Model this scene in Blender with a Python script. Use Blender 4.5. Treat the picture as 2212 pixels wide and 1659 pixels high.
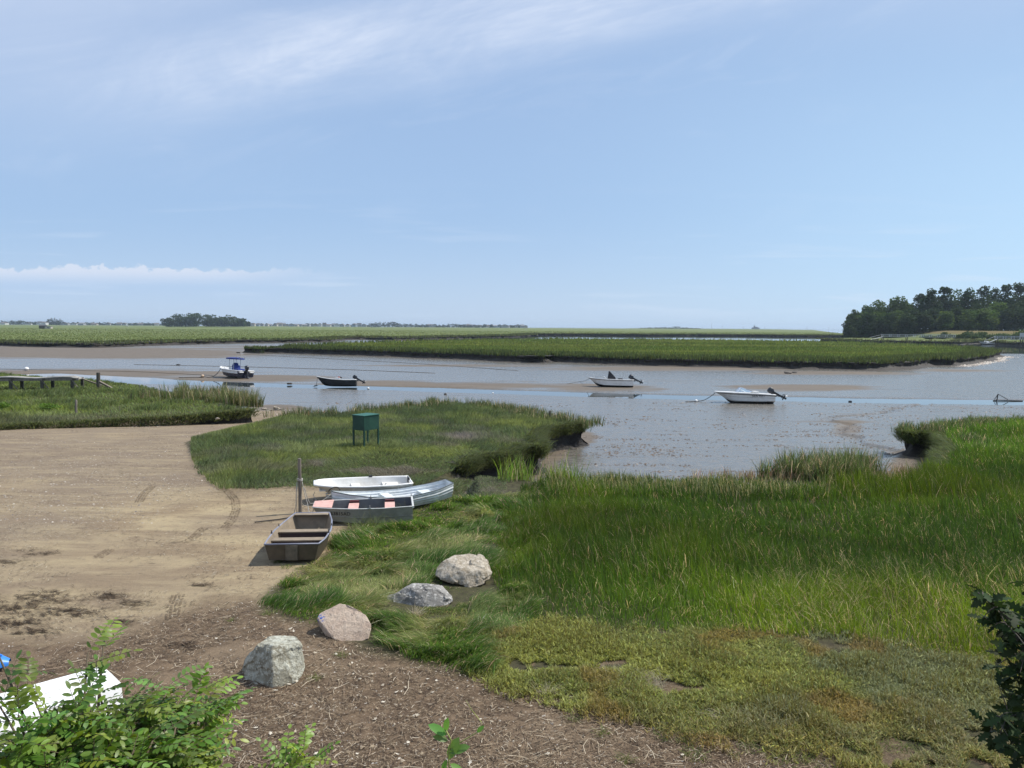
import bpy, bmesh, math, random
import numpy as np
from mathutils import Vector, Matrix, noise as mnoise
for o in list(bpy.data.objects): bpy.data.objects.remove(o)
S = bpy.context.scene
C = S.collection
R = math.radians
rng = np.random.default_rng(7)
random.seed(7)

# ------------------------------------------------------------------ camera
H = 5.25                      # eye height over the beach
F = 1662.0; CX = 1106.0; CY = 829.5; HOR = 705.0; SL = 0.0058   # reference frame 2212 x 1659
TH = math.atan((CY-HOR)/F); RO = math.atan(SL)
U0 = Vector((0, math.sin(TH), math.cos(TH))); FW = Vector((0, math.cos(TH), -math.sin(TH))); X0 = Vector((1,0,0))
RT = X0*math.cos(RO)+U0*math.sin(RO); UP = X0*(-math.sin(RO))+U0*math.cos(RO)
cam = bpy.data.cameras.new('camera'); camo = bpy.data.objects.new('camera', cam); C.objects.link(camo)
m = Matrix(((RT.x,UP.x,-FW.x,0),(RT.y,UP.y,-FW.y,0),(RT.z,UP.z,-FW.z,H),(0,0,0,1)))
camo.matrix_world = m
cam.sensor_width = 36; cam.lens = 36*F/2212; cam.clip_start = 0.1; cam.clip_end = 30000
S.camera = camo
def W(px, py, z=0.0):
    d = FW + RT*((px-CX)/F) + UP*((CY-py)/F)
    t = (z-H)/d.z
    return Vector((0,0,H))+d*t
def PD(px, py, Y):
    d = FW + RT*((px-CX)/F) + UP*((CY-py)/F)
    return Vector((0,0,H))+d*(Y/d.y)
def proj(x, y, z):
    q = [x, y, z-H]
    a = q[0]*RT.x+q[1]*RT.y+q[2]*RT.z; b = q[0]*UP.x+q[1]*UP.y+q[2]*UP.z; c = q[0]*FW.x+q[1]*FW.y+q[2]*FW.z
    return CX+a/c*F, CY-b/c*F

# ------------------------------------------------------------------ sky, sun, exposure
SUN_EL, SUN_AZ = 54.0, 72.0        # azimuth clockwise from +Y
S.view_settings.view_transform = 'Standard'; S.view_settings.look = 'None'
S.view_settings.gamma = 1; S.view_settings.exposure = 0.2; S.view_settings.use_curve_mapping = False
S.render.engine = 'CYCLES'
world = bpy.data.worlds.new('World'); S.world = world; world.use_nodes = True
nt = world.node_tree; N = nt.nodes; Lk = nt.links; N.clear()
out = N.new('ShaderNodeOutputWorld'); bg = N.new('ShaderNodeBackground'); Lk.new(bg.outputs[0], out.inputs[0])
sky = N.new('ShaderNodeTexSky'); sky.sky_type = 'NISHITA'; sky.sun_disc = False
sky.sun_elevation = R(SUN_EL); sky.sun_rotation = R(SUN_AZ); sky.altitude = 0; sky.air_density = 1.0; sky.dust_density = .3; sky.ozone_density = 2.0
bg.inputs[1].default_value = 0.099
def wn(t, **k):
    n = N.new(t)
    for a, v in k.items(): setattr(n, a, v)
    return n
def wmath(op, a, b=None, c=None, clamp=False):
    n = N.new('ShaderNodeMath'); n.operation = op; n.use_clamp = clamp
    for i, v in enumerate((a, b, c)):
        if v is None: continue
        if isinstance(v, (int, float)): n.inputs[i].default_value = v
        else: Lk.new(v, n.inputs[i])
    return n.outputs[0]
tc = wn('ShaderNodeTexCoord'); sx = wn('ShaderNodeSeparateXYZ'); Lk.new(tc.outputs['Generated'], sx.inputs[0])
ya = wmath('MAXIMUM', wmath('ABSOLUTE', sx.outputs[1]), 0.05)
u = wmath('DIVIDE', sx.outputs[0], ya); v = wmath('DIVIDE', sx.outputs[2], ya)
def wnoise(uu, vv, scale, detail=6, rough=.6, dist=0.0, seed=0.0):
    cb = wn('ShaderNodeCombineXYZ'); Lk.new(uu, cb.inputs[0]); Lk.new(vv, cb.inputs[1]); cb.inputs[2].default_value = seed
    n = wn('ShaderNodeTexNoise'); Lk.new(cb.outputs[0], n.inputs['Vector']); n.inputs['Scale'].default_value = scale
    n.inputs['Detail'].default_value = detail; n.inputs['Roughness'].default_value = rough; n.inputs['Distortion'].default_value = dist
    return n.outputs[0]
def wmap(x, a, b, c=0.0, d=1.0):
    n = wn('ShaderNodeMapRange'); n.interpolation_type = 'SMOOTHSTEP'; Lk.new(x, n.inputs[0])
    for i, k in enumerate((a, b, c, d)): n.inputs[1+i].default_value = k
    return n.outputs[0]
# cirrus: long streaks climbing to the right
ca, sa = math.cos(R(13)), math.sin(R(13))
p = wmath('ADD', wmath('MULTIPLY', u, ca), wmath('MULTIPLY', v, sa))
q = wmath('SUBTRACT', wmath('MULTIPLY', v, ca), wmath('MULTIPLY', u, sa))
nz1 = wnoise(wmath('MULTIPLY', p, 1.0), wmath('MULTIPLY', q, 3.4), 3.6, 9, .66, 1.1, 5.3)
nz2 = wnoise(wmath('MULTIPLY', p, 1.0), wmath('MULTIPLY', q, 3.0), 1.3, 4, .5, 0.3, 9.7)
nz3 = wnoise(p, wmath('MULTIPLY', q, 9.0), 9.0, 6, .7, 0.6, 1.3)
warp = wmath('MULTIPLY', wmath('SUBTRACT', nz2, .5), .10)
def band(center, width, x):
    return wmap(wmath('ABSOLUTE', wmath('SUBTRACT', x, center)), width, width*.05)
qw = wmath('ADD', q, warp)
b1 = wmath('MULTIPLY', band(.385, .085, qw), wmap(p, -.60, -.12))
b1 = wmath('MULTIPLY', b1, wmap(nz1, .30, .66, .45, 1))
b1 = wmath('MULTIPLY', b1, wmap(nz3, .2, .7, .6, 1))
b2 = wmath('MULTIPLY', wmap(u, -.15, -.62), wmap(v, .14, .40))
b2 = wmath('MULTIPLY', b2, wmap(nz1, .2, .8, .6, 1))
b3 = wmath('MULTIPLY', wmap(nz1, .52, .8), wmap(v, .03, .35))
b4 = wmath('MULTIPLY', wmap(v, .32, .46), wmap(nz2, .3, .65))      # high veil
cir = wmath('ADD', wmath('ADD', wmath('MULTIPLY', b1, .64), wmath('MULTIPLY', b2, .34)), wmath('ADD', wmath('MULTIPLY', b3, .16), wmath('MULTIPLY', b4, .16)), None, True)
# low cumulus bank far off on the left
nc = wnoise(wmath('MULTIPLY', u, 1.0), wmath('MULTIPLY', v, 1.3), 34.0, 7, .62, 0.2, 5.0)
ncl = wnoise(u, wmath('MULTIPLY', v, .5), 7.0, 3, .5, 0.2, 2.0)
top = wmath('ADD', .074, wmath('MULTIPLY', wmath('SUBTRACT', nc, .5), .042))
top = wmath('ADD', top, wmath('MULTIPLY', wmath('SUBTRACT', ncl, .5), .022))
edge = wmath('SUBTRACT', top, v)
cum = wmath('MULTIPLY', wmap(edge, -.001, .003), wmap(v, .046, .072, 0, 1))
cum = wmath('MULTIPLY', cum, wmap(u, -.20, -.42))
low = wmath('MULTIPLY', wmap(edge, 0, .006), wmap(v, .012, .055, .0, 1))
low = wmath('MULTIPLY', low, wmap(u, -.15, -.4, 0, 1))
sl1 = wmath('MULTIPLY', wmap(wnoise(u, wmath('MULTIPLY', v, 14), 5.0, 4, .5, .2, 7.7), .56, .72), wmath('MULTIPLY', wmap(v, .0, .03), wmap(v, .2, .06)))
def wmix(f, a, b, blend='MIX'):
    n = wn('ShaderNodeMix', data_type='RGBA', blend_type=blend)
    if isinstance(f, (int, float)): n.inputs[0].default_value = f
    else: Lk.new(f, n.inputs[0])
    for i, k in ((6, a), (7, b)):
        if isinstance(k, tuple): n.inputs[i].default_value = (*k, 1)
        else: Lk.new(k, n.inputs[i])
    return n.outputs[2]
hz = wmap(v, -.02, .16, 1, 0)
air = wmix(wmap(v, .05, .5), (3.45, 5.1, 7.6), (3.2, 4.5, 6.95))
air = wmix(hz, air, (4.5, 5.9, 8.0))
air = wmix(wmath('MULTIPLY', wmap(u, -.1, .8), wmap(v, .6, .05)), air, (4.6, 6.7, 9.0))
col = wmix(.85, sky.outputs[0], air)
col = wmix(wmath('MULTIPLY', low, .3), col, (4.0, 5.5, 8.0))
col = wmix(wmath('MULTIPLY', sl1, .25), col, (6.6, 7.4, 8.7))
col = wmix(wmath('MULTIPLY', cum, .70), col, (6.9, 7.3, 8.3))
col = wmix(cir, col, (7.3, 7.9, 9.1))
Lk.new(col, bg.inputs[0])
sl = bpy.data.lights.new('sun', 'SUN'); sl.energy = 4.6; sl.angle = R(0.53); sl.color = (1.0, .955, .88)
so = bpy.data.objects.new('sun', sl); C.objects.link(so)
sd = Vector((math.sin(R(SUN_AZ))*math.cos(R(SUN_EL)), math.cos(R(SUN_AZ))*math.cos(R(SUN_EL)), math.sin(R(SUN_EL))))
so.rotation_euler = sd.to_track_quat('Z', 'Y').to_euler(); so.location = (30, 10, 60)

# ------------------------------------------------------------------ helpers
def tag(o, label=None, cat=None, group=None, kind=None):
    if label: o['label'] = label
    if cat: o['category'] = cat
    if group: o['group'] = group
    if kind: o['kind'] = kind
    return o
def thing(name, label, cat, loc=(0,0,0), rotz=0, group=None, rot=None):
    o = bpy.data.objects.new(name, None); C.objects.link(o); o.location = loc
    o.rotation_euler = rot if rot else (0,0,rotz)
    o.empty_display_size = .1
    return tag(o, label, cat, group)
class MB:
    def __init__(s): s.v = []; s.f = []; s.m = []
    def add(s, vs, fs, mi=0):
        b = len(s.v); s.v += [tuple(x) for x in vs]; s.f += [tuple(b+i for i in f) for f in fs]; s.m += [mi]*len(fs); return s
    def box(s, c, d, rz=0, mi=0, rot=None, taper=1.0):
        hx, hy, hz = d[0]/2, d[1]/2, d[2]/2
        M = rot if rot else Matrix.Rotation(rz, 3, 'Z')
        vs = []
        for z in (-1, 1):
            k = 1 if z < 0 else taper
            for x, y in ((-1,-1),(1,-1),(1,1),(-1,1)): vs.append(Vector(c)+M@Vector((x*hx*k, y*hy*k, z*hz)))
        return s.add(vs, [(3,2,1,0),(4,5,6,7),(0,1,5,4),(1,2,6,5),(2,3,7,6),(3,0,4,7)], mi)
    def tube(s, pts, r, n=8, mi=0, cap=True):
        pts = [Vector(p) for p in pts]; rs = r if isinstance(r, (list, tuple)) else [r]*len(pts)
        vs = []; up = Vector((0,0,1))
        for i, p_ in enumerate(pts):
            d = (pts[min(i+1,len(pts)-1)]-pts[max(i-1,0)])
            if d.length < 1e-9: d = Vector((0,0,1))
            d.normalize()
            a = d.cross(up)
            if a.length < .05: a = d.cross(Vector((1,0,0)))
            a.normalize(); b = d.cross(a)
            for k in range(n):
                t = 2*math.pi*k/n; vs.append(p_+(a*math.cos(t)+b*math.sin(t))*rs[i])
        fs = []
        for i in range(len(pts)-1):
            for k in range(n): fs.append((i*n+k, i*n+(k+1)%n, (i+1)*n+(k+1)%n, (i+1)*n+k))
        if cap: fs.append(tuple(range(n))[::-1]); fs.append(tuple((len(pts)-1)*n+k for k in range(n)))
        return s.add(vs, fs, mi)
    def grid(s, rows, mi=0, flip=False, closed=False):
        n = len(rows[0]); vs = [p for r in rows for p in r]; fs = []
        for i in range(len(rows)-1):
            for k in range(n if closed else n-1):
                f = (i*n+k, i*n+(k+1)%n, (i+1)*n+(k+1)%n, (i+1)*n+k)
                fs.append(f[::-1] if flip else f)
        return s.add(vs, fs, mi)
    def build(s, name, mats, parent=None, smooth=False, bevel=0):
        me = bpy.data.meshes.new(name); me.from_pydata(s.v, [], s.f)
        for m_ in (mats if isinstance(mats, (list, tuple)) else [mats]): me.materials.append(m_)
        me.polygons.foreach_set('material_index', s.m)
        me.validate(); me.update()
        if smooth: me.polygons.foreach_set('use_smooth', [True]*len(me.polygons))
        o = bpy.data.objects.new(name, me); C.objects.link(o)
        if parent: o.parent = parent
        if smooth == 'auto':
            try: me.set_sharp_from_angle(angle=R(38))
            except Exception: pass
        if bevel:
            b = o.modifiers.new('bevel', 'BEVEL'); b.width = bevel; b.segments = 2; b.limit_method = 'ANGLE'
        return o
def npmesh(name, V, faces, mat, col=None, smooth=False, attrs=None):
    """faces: list of int arrays (n,k)"""
    me = bpy.data.meshes.new(name); me.vertices.add(len(V)); me.vertices.foreach_set('co', np.ascontiguousarray(V, dtype=np.float32).ravel())
    tot = sum(f.size for f in faces); me.loops.add(tot)
    me.loops.foreach_set('vertex_index', np.concatenate([f.ravel() for f in faces]).astype(np.int32))
    cnt = np.concatenate([np.full(len(f), f.shape[1]) for f in faces]); st = np.concatenate([[0], np.cumsum(cnt)[:-1]])
    me.polygons.add(len(cnt)); me.polygons.foreach_set('loop_start', st.astype(np.int32)); me.polygons.foreach_set('loop_total', cnt.astype(np.int32))
    me.update(calc_edges=True)
    def put(nm, c):
        a = me.attributes.new(nm, 'FLOAT_COLOR', 'POINT'); d = np.ones((len(V), 4), dtype=np.float32); d[:, :3] = c; a.data.foreach_set('color', d.ravel())
    if col is not None: put('Col', col)
    for k, c in (attrs or {}).items(): put(k, c)
    me.materials.append(mat)
    if smooth: me.polygons.foreach_set('use_smooth', np.ones(len(cnt), dtype=bool))
    o = bpy.data.objects.new(name, me); C.objects.link(o); return o
# numpy noise
_T = np.random.default_rng(11).random((256, 256))
def vn(x, y):
    xi = np.floor(x).astype(int); yi = np.floor(y).astype(int); fx = x-xi; fy = y-yi
    fx = fx*fx*(3-2*fx); fy = fy*fy*(3-2*fy); a = xi & 255; b = yi & 255; a1 = (a+1) & 255; b1_ = (b+1) & 255
    return (_T[a,b]*(1-fx)+_T[a1,b]*fx)*(1-fy)+(_T[a,b1_]*(1-fx)+_T[a1,b1_]*fx)*fy
def fbm(x, y, o=4, g=.5, s=0.0):
    r = 0; a = 1; t = 0
    for k in range(o): r = r+a*vn(x*2**k+17.3*k+s, y*2**k+5.1*k-s); t += a; a *= g
    return r/t
def sst(a, b, x):
    t = np.clip((x-a)/(b-a), 0, 1); return t*t*(3-2*t)
def inpoly(x, y, P):
    r = np.zeros(x.shape, dtype=bool); n = len(P)
    for i in range(n):
        x1, y1 = P[i][:2]; x2, y2 = P[(i+1)%n][:2]
        if y1 == y2: continue
        c = ((y1 > y) != (y2 > y)) & (x < (x2-x1)*(y-y1)/(y2-y1)+x1); r ^= c
    return r
def sdist(x, y, P):
    d = np.full(x.shape, 1e12); n = len(P)
    for i in range(n):
        x1, y1 = P[i][:2]; x2, y2 = P[(i+1)%n][:2]; dx, dy = x2-x1, y2-y1
        t = np.clip(((x-x1)*dx+(y-y1)*dy)/(dx*dx+dy*dy+1e-12), 0, 1)
        d = np.minimum(d, (x-x1-t*dx)**2+(y-y1-t*dy)**2)
    d = np.sqrt(d); return np.where(inpoly(x, y, P), d, -d)

# materials
class NB:
    def __init__(s, name):
        s.m = bpy.data.materials.new(name); s.m.use_nodes = True; s.t = s.m.node_tree; s.N = s.t.nodes; s.N.clear()
        s.o = s.N.new('ShaderNodeOutputMaterial'); s.tc = None
    def n(s, t, ins=None, **k):
        x = s.N.new(t)
        for a, b in k.items(): setattr(x, a, b)
        for a, b in (ins or {}).items(): s.set(x.inputs[a], b)
        return x
    def set(s, i, b):
        if isinstance(b, bpy.types.NodeSocket): s.t.links.new(b, i)
        elif isinstance(b, tuple) and len(b) == 3 and i.type == 'RGBA': i.default_value = (*b, 1)
        else: i.default_value = b
    def math(s, op, a, b=0.0, clamp=False):
        x = s.n('ShaderNodeMath', operation=op, use_clamp=clamp); s.set(x.inputs[0], a); s.set(x.inputs[1], b); return x.outputs[0]
    def pos(s, sc=(1,1,1), obj=False):
        g = s.n('ShaderNodeTexCoord').outputs['Object'] if obj else s.n('ShaderNodeNewGeometry').outputs['Position']
        return s.n('ShaderNodeMapping', {0: g, 3: sc}).outputs[0]
    def noise(s, vec, scale, detail=4, rough=.55, dist=0.0):
        return s.n('ShaderNodeTexNoise', {'Vector': vec, 'Scale': scale, 'Detail': detail, 'Roughness': rough, 'Distortion': dist}).outputs[0]
    def ramp(s, x, a, b, c=0.0, d=1.0):
        return s.n('ShaderNodeMapRange', {0: x, 1: a, 2: b, 3: c, 4: d}).outputs[0]
    def mix(s, f, a, b, bl='MIX'):
        x = s.n('ShaderNodeMix', data_type='RGBA', blend_type=bl); s.set(x.inputs[0], f); s.set(x.inputs[6], a); s.set(x.inputs[7], b); return x.outputs[2]
    def attr(s, nm, ch=None):
        a = s.n('ShaderNodeAttribute', attribute_name=nm)
        if ch is None: return a.outputs['Color']
        return s.n('ShaderNodeSeparateColor', {0: a.outputs['Color']}).outputs[ch]
    def bump(s, h, st=.3, dist=.02, nrm=None):
        b = s.n('ShaderNodeBump', {'Height': h, 'Strength': st, 'Distance': dist})
        if nrm is not None: s.set(b.inputs['Normal'], nrm)
        return b.outputs[0]
    def principled(s, col, rough=.6, nrm=None, **k):
        p_ = s.n('ShaderNodeBsdfPrincipled', {'Base Color': col, 'Roughness': rough})
        if nrm is not None: s.set(p_.inputs['Normal'], nrm)
        for a, b in k.items(): s.set(p_.inputs[a.replace('_', ' ')], b)
        s.t.links.new(p_.outputs[0], s.o.inputs[0]); return p_
def simple(name, col, rough=.5, var=.18, scale=6.0, bump=.1, dirt=None, metal=0.0, spec=.5, obj=True, stretch=(1,1,1), dirtamt=.5):
    b = NB(name); p_ = b.pos(stretch, obj); n1 = b.noise(p_, scale, 5, .6)
    c2 = tuple(max(0, x*(1-var*1.6)) for x in col); c3 = tuple(min(1, x*(1+var)) for x in col)
    c = b.mix(b.ramp(n1, .3, .7), c2, c3)
    if dirt:
        n2 = b.noise(p_, scale*.45, 6, .65); c = b.mix(b.ramp(n2, .48, .72, 0, dirtamt), c, dirt)
    n3 = b.noise(p_, scale*6, 4, .6)
    b.principled(c, b.ramp(n1, .2, .8, rough*.85, min(1, rough*1.15)), b.bump(n3, bump, .01), Metallic=metal, Specular_IOR_Level=spec)
    return b.m
# ------------------------------------------------------------------ terrain
WATER = -1.25
def wp(L): return [tuple(W(a[0], a[1], a[2] if len(a) > 2 else 0.0)[:2]) for a in L]
def rough(P, amp=.05, seg=.5, closed=False, seed=0, maxn=4000):
    out = []; n = len(P); rr = random.Random(seed)
    for i in range(n if closed else n-1):
        a = P[i]; b = P[(i+1) % n]; L_ = math.hypot(b[0]-a[0], b[1]-a[1]); k = max(1, int(L_/seg)); nx, ny = -(b[1]-a[1])/(L_+1e-9), (b[0]-a[0])/(L_+1e-9)
        for j in range(k):
            t = j/k; x = a[0]+(b[0]-a[0])*t; y = a[1]+(b[1]-a[1])*t
            e = min(1, 4*t*(1-t)+.25)*amp*(2*float(fbm(np.array([x/seg*.45]), np.array([y/seg*.45+seed]), 3)[0])-1)*2
            out.append((x+nx*e, y+ny*e))
    if not closed: out.append(tuple(P[-1]))
    return out
# mid marsh with the green box
mid_beach = wp([(1018,1016),(900,1050),(700,1056),(640,1054),(560,1059),(475,1061),(440,1035),(402,985),(384,957),(446,942),(520,924),(610,907,-.1)])
mid_far = rough(wp([(610,907,-.1),(655,895,.2),(700,884,.5),(850,870,.55),(960,860,.55),(1060,868,.55),(1170,883,.55),(1245,895,.5),(1258,907,.3)]), .5, 1.2, seed=1)
mid_bank = rough(wp([(1258,907,.3),(1256,916,.1),(1212,922,.1),(1160,931,.1),(1146,944,.1),(1163,968,.1),(1110,966,.1),(1080,984,.1),(1018,992,.05),(990,1008,0)]), .35, .7, seed=2)
MID = mid_beach[::1][1:]+mid_far[1:]+mid_bank[1:]
# near marsh on the right
near_shore = rough(wp([(1000,1018),(1100,1030),(1190,1040),(1260,1046),(1330,1042),(1500,1044),(1640,1046),(1760,1062),(1900,1058),(2000,1046),(2056,1022)]), .3, .8, seed=3)
near_bank = rough(wp([(2056,1022),(2063,964),(2042,940,.1),(2000,937,.1),(1972,937,.1),(1958,930,.1)]), .25, .7, seed=4)
near_far = rough(wp([(1958,930,.1),(1968,919,.4),(2020,908,.5),(2120,900,.5),(2212,893,.6),(2500,878,.6)]), .4, 1.0, seed=5)
NEAR = near_shore+near_bank[1:]+near_far[1:]+[(70,40),(60,-8),(-10,-8),(-3,9),(-5.5,13),(-3.6,18),(-1.5,24)]
BEACH = wp([(-1500,940),(0,905),(450,886,-.3),(550,884,-.9),(600,884,-.9),(650,886,-.5),(800,930),(1000,1010)])+[(-2,24),(8,22),(60,20),(70,-8),(-70,-8)]
left_far = rough(wp([(-900,790,.2),(0,803,.3),(100,812,.3),(217,819,.3),(300,826,.3),(316,838,.0)]), .5, 1.2, seed=6)
left_in = rough(wp([(316,838,0),(345,850,0),(430,864,0),(490,872,0),(525,877,.1),(545,884,.1)]), .4, 1.0, seed=7)
left_near = rough(wp([(545,884,.1),(510,889,.1),(448,896,.05),(380,902,.05),(307,908),(150,917),(0,925),(-400,950),(-1500,1000)]), .25, .8, seed=8)
LEFT = left_far+left_in[1:]+left_near[1:]
isl_near = rough(wp([(527,762,-1.1),(560,763,-1.1),(620,763,-1.1),(700,766,-1.15),(800,769,-1.15),(900,773,-1.15),(1000,777,-1.15),(1100,782,-1.15),(1178,785,-1.15),(1190,781,-1.1),(1300,786,-1.15),(1400,790,-1.15),(1500,793,-1.15),(1600,794,-1.15),(1700,797,-1.15),(1800,799,-1.15),(1900,800,-1.15),(1975,797,-1.15),(2010,790,-1.15),(2060,791,-1.15),(2105,785,-1.15),(2140,778,-1.15),(2158,770,-1.15)]), 1.1, 2.2, seed=9)
isl_far = rough(wp([(2158,770,-1.15),(2155,757,.1),(2120,752,.1),(2050,746,.4),(1950,741,.5),(1800,736,.5),(1600,733,.5),(1400,731,.5),(1200,730,.5),(1000,732,.5),(850,735,.5),(730,739,.5),(640,743,.5),(570,750,.3),(527,762,-1.1)]), 2.0, 5, seed=10)
ISLE = isl_near+isl_far[1:-1]
far_near = rough(wp([(-900,735,-1.1),(0,747,-1.1),(120,750,-1.1),(200,751,-1.1),(275,749,-1.1),(360,745,-1.1),(480,742,-1.1),(560,741,-1.1),(640,740,-1.1),(715,738,-1.1),(735,734,-1.1),(790,733,-1.1),(850,735,-1.1),(950,732,-1.1),(1040,730,-1.1),(1130,727,-1.1),(1142,724,-1.1),(1250,724,-1.1),(1370,725,-1.1),(1500,725,-1.1),(1620,726,-1.1),(1700,727,-1.1),(1800,727,-1.1),(1900,729,-1.1)]), 3.0, 7, seed=11)
FAR = far_near+[(900,650),(1000,900),(700,1500)]+wp([(1815,719.5,.2)])+[(900,2300),(500,2600),(0,3100),(-3000,3100),(-3000,200)]
right_near = rough(wp([(1772,734,-.6),(1850,740,-1.1),(1930,742,-1.1),(2000,743,-1.1),(2060,744,-1.1),(2120,741,-1.1),(2180,745,-1.1),(2240,747,-1.1),(2500,755,-1.1)]), 1.5, 4, seed=12)
RIGHT = right_near+[(420,300),(600,600),(500,800),(330,760)]+wp([(1840,729,.2),(1772,734,-.6)])[:-1]

strip = [(-60,97),(-38.4,86.5),(-24,82),(-8.7,78.5),(12.6,71.8),(31,69.2),(47,67.5),(90,66)]
def polydist(x, y, P):
    d = np.full(x.shape, 1e12)
    for i in range(len(P)-1):
        x1, y1 = P[i]; x2, y2 = P[i+1]; dx, dy = x2-x1, y2-y1
        t = np.clip(((x-x1)*dx+(y-y1)*dy)/(dx*dx+dy*dy), 0, 1); d = np.minimum(d, (x-x1-t*dx)**2+(y-y1-t*dy)**2)
    return np.sqrt(d)
rill = wp([(2050,862,-1.1),(1960,880,-1.1),(1880,893,-1.1),(1800,901,-1.1),(1780,906,-1.1),(1835,915,-1.1),(1815,938,-1.1),(1850,952,-1.1),(1905,968,-1.1),(1935,978,-1.1),(1870,1000,-1.1),(1845,1010,-1.1)])
rill = rough(rill, .6, 1.0, seed=21)
def zmud(x, y):
    z = -0.98-0.17*sst(28, 58, y)+.03*(fbm(x*.5, y*.22, 3)-.5)+.012*(fbm(x*2.2, y*1.6, 3)-.5)
    ds = polydist(x, y, strip)+1.1*(fbm(x*.25, y*.25, 3)-.5)
    w = 2.3+1.3*sst(40, 55, x)+1.2*sst(-30, -45, x)
    z = z-.26*sst(w+1.2, w-1.0, ds)
    z = z-.5*sst(185, 240, y)*sst(-60, 0, x)-.4*sst(300, 420, y)
    z = z+.05*sst(100, 130, y)
    dr = polydist(x, y, rill); z = z-.10*sst(.45, .1, dr)+.03*sst(1.1, .5, dr)*sst(.3, .5, dr)
    return z
def zbeach(x, y):
    return -.98*sst(35, 53, y)*sst(-60, -20, x)+.05*(fbm(x*.25, y*.25, 4)-.5)+.02*(fbm(x*1.5+3, y*1.5, 3)-.5)+2.9*sst(8.0, 2.0, y)
def zmarsh(x, y):
    return .08+.10*(fbm(x*.35+9, y*.35, 4)-.5)
def height(x, y, full=False):
    x = np.asarray(x, dtype=float); y = np.asarray(y, dtype=float)
    zm = zmud(x, y); z = zm.copy(); land = np.zeros(x.shape)
    kb = np.zeros(x.shape); s = (y < 70)
    if s.any(): kb[s] = sst(-1.6, 1.2, sdist(x[s], y[s], BEACH)+1.0*(fbm(x[s]*.5, y[s]*.5, 3)-.5))
    z = z*(1-kb)+np.maximum(zbeach(x, y), zm)*kb
    for P, lim in ((MID, (20, 62)), (NEAR, (-20, 60)), (LEFT, (25, 110)), (ISLE, (90, 620)), (FAR, (150, 5000)), (RIGHT, (230, 900))):
        s = (y > lim[0]) & (y < lim[1])
        if not s.any(): continue
        d = sdist(x[s], y[s], P); sc = 1.0 if lim[0] < 60 else 3.0
        k = sst(.08*sc, .55*sc, d)
        if P is NEAR: zt = .02+.08*(fbm(x[s]*.35+9, y[s]*.35, 4)-.5)+2.9*sst(8.0, 2.0, y[s])
        else: zt = zmarsh(x[s], y[s])
        if P is RIGHT: zt = zt+4.2*sst(383, 412, y[s])*sst(205, 236, x[s]+4*(fbm(x[s]*.1, y[s]*.1, 2)-.5))
        z[s] = z[s]*(1-k)+zt*k; land[s] = np.maximum(land[s], k)
    return (z, zm, kb, land) if full else z
rows = np.concatenate([np.arange(-6, 7, .25), 7*1.0036**np.arange(0, 1720)])
rows = rows[rows < 3300]
sc_ = np.linspace(-1, 1, 700)
sc_ = np.sign(sc_)*np.abs(sc_)
Yg, Sg = np.meshgrid(rows, sc_, indexing='ij'); Xg = Sg*(np.maximum(Yg, 0)*.78+7.5)
Zg, ZM, KB, LA = height(Xg, Yg, True)
DXg, DYg = proj(Xg, Yg, Zg)
jx = 26*(fbm(Xg*1.3, Yg*1.3, 4, .6)-.5)*2; jy = 14*(fbm(Xg*1.3+50, Yg*1.3, 4, .6)-.5)*2
def zone(P, x=None, y=None): return inpoly(DXg+jx if x is None else x, DYg+jy if y is None else y, P)
SAND = [(-900,950),(0,922),(150,916),(307,906),(448,895),(560,884),(640,880),(600,897),(510,912),(440,932),(384,957),(402,985),(440,1035),(475,1061),(560,1060),(700,1056),(800,1075),(770,1120),(735,1160),(700,1200),(640,1238),(590,1280),(545,1310),(430,1330),(340,1392),(0,1400),(-900,1450)]
LITTER = [(-900,1385),(0,1375),(240,1388),(350,1345),(440,1300),(540,1290),(600,1330),(700,1345),(760,1400),(860,1430),(960,1450),(1080,1478),(1200,1505),(1290,1530),(1390,1560),(1500,1580),(1640,1600),(1780,1625),(1900,1700),(2100,1900),(2600,3500),(-3000,3500)]
HERB = [(1075,1350),(1150,1345),(1220,1372),(1300,1385),(1450,1372),(1600,1385),(1750,1400),(1900,1410),(2050,1430),(2212,1440),(2700,1450),(3000,3000),(2200,1800),(1900,1690),(1780,1640),(1500,1595),(1390,1565),(1290,1535),(1200,1505),(1080,1470),(1000,1440),(1010,1380)]
near_m = (Yg < 62)
def soft(P, wd=16):
    r_ = np.zeros(Xg.shape); s0 = Yg < 62; r_[s0] = sst(-wd, wd, sdist(DXg[s0]+jx[s0]*1.2, DYg[s0]+jy[s0]*1.2, P)+10*(fbm(Xg[s0]*4, Yg[s0]*4, 3)-.5)); return r_

sand = zone(SAND) & (LA < .9); litter = zone(LITTER) & near_m; sandf = soft(SAND); litf = soft(LITTER, 22)
grey = np.clip(.55+1.4*(fbm(Xg*.22, Yg*.22, 4)-.5)+.5*sst(1100, 950, DYg), 0, 1)
gravel = np.clip(sst(.46, .62, fbm(Xg*.35+7, Yg*.35, 4))*sst(1230, 1100, DYg)+sst(540, 640, DXg-(DYg-890)*.2)*sst(960, 905, DYg), 0, 1)*(sand | (KB > .5))
sf = np.where(near_m, np.maximum(sandf*(LA < .9), np.where((KB > .3) & (LA < .3) & (DXg < 770) & (DYg < 1060), 1.0, 0)), 0)
damp = sst(.5, .62, fbm(Xg*.18+4, Yg*.18, 4))*.0
herbf = soft(HERB, 30); litf = np.maximum(litf, .75*herbf*(fbm(Xg*1.1+9, Yg*1.1, 4) > .45))
A_ = np.stack([sf, litf, grey], -1)
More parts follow.
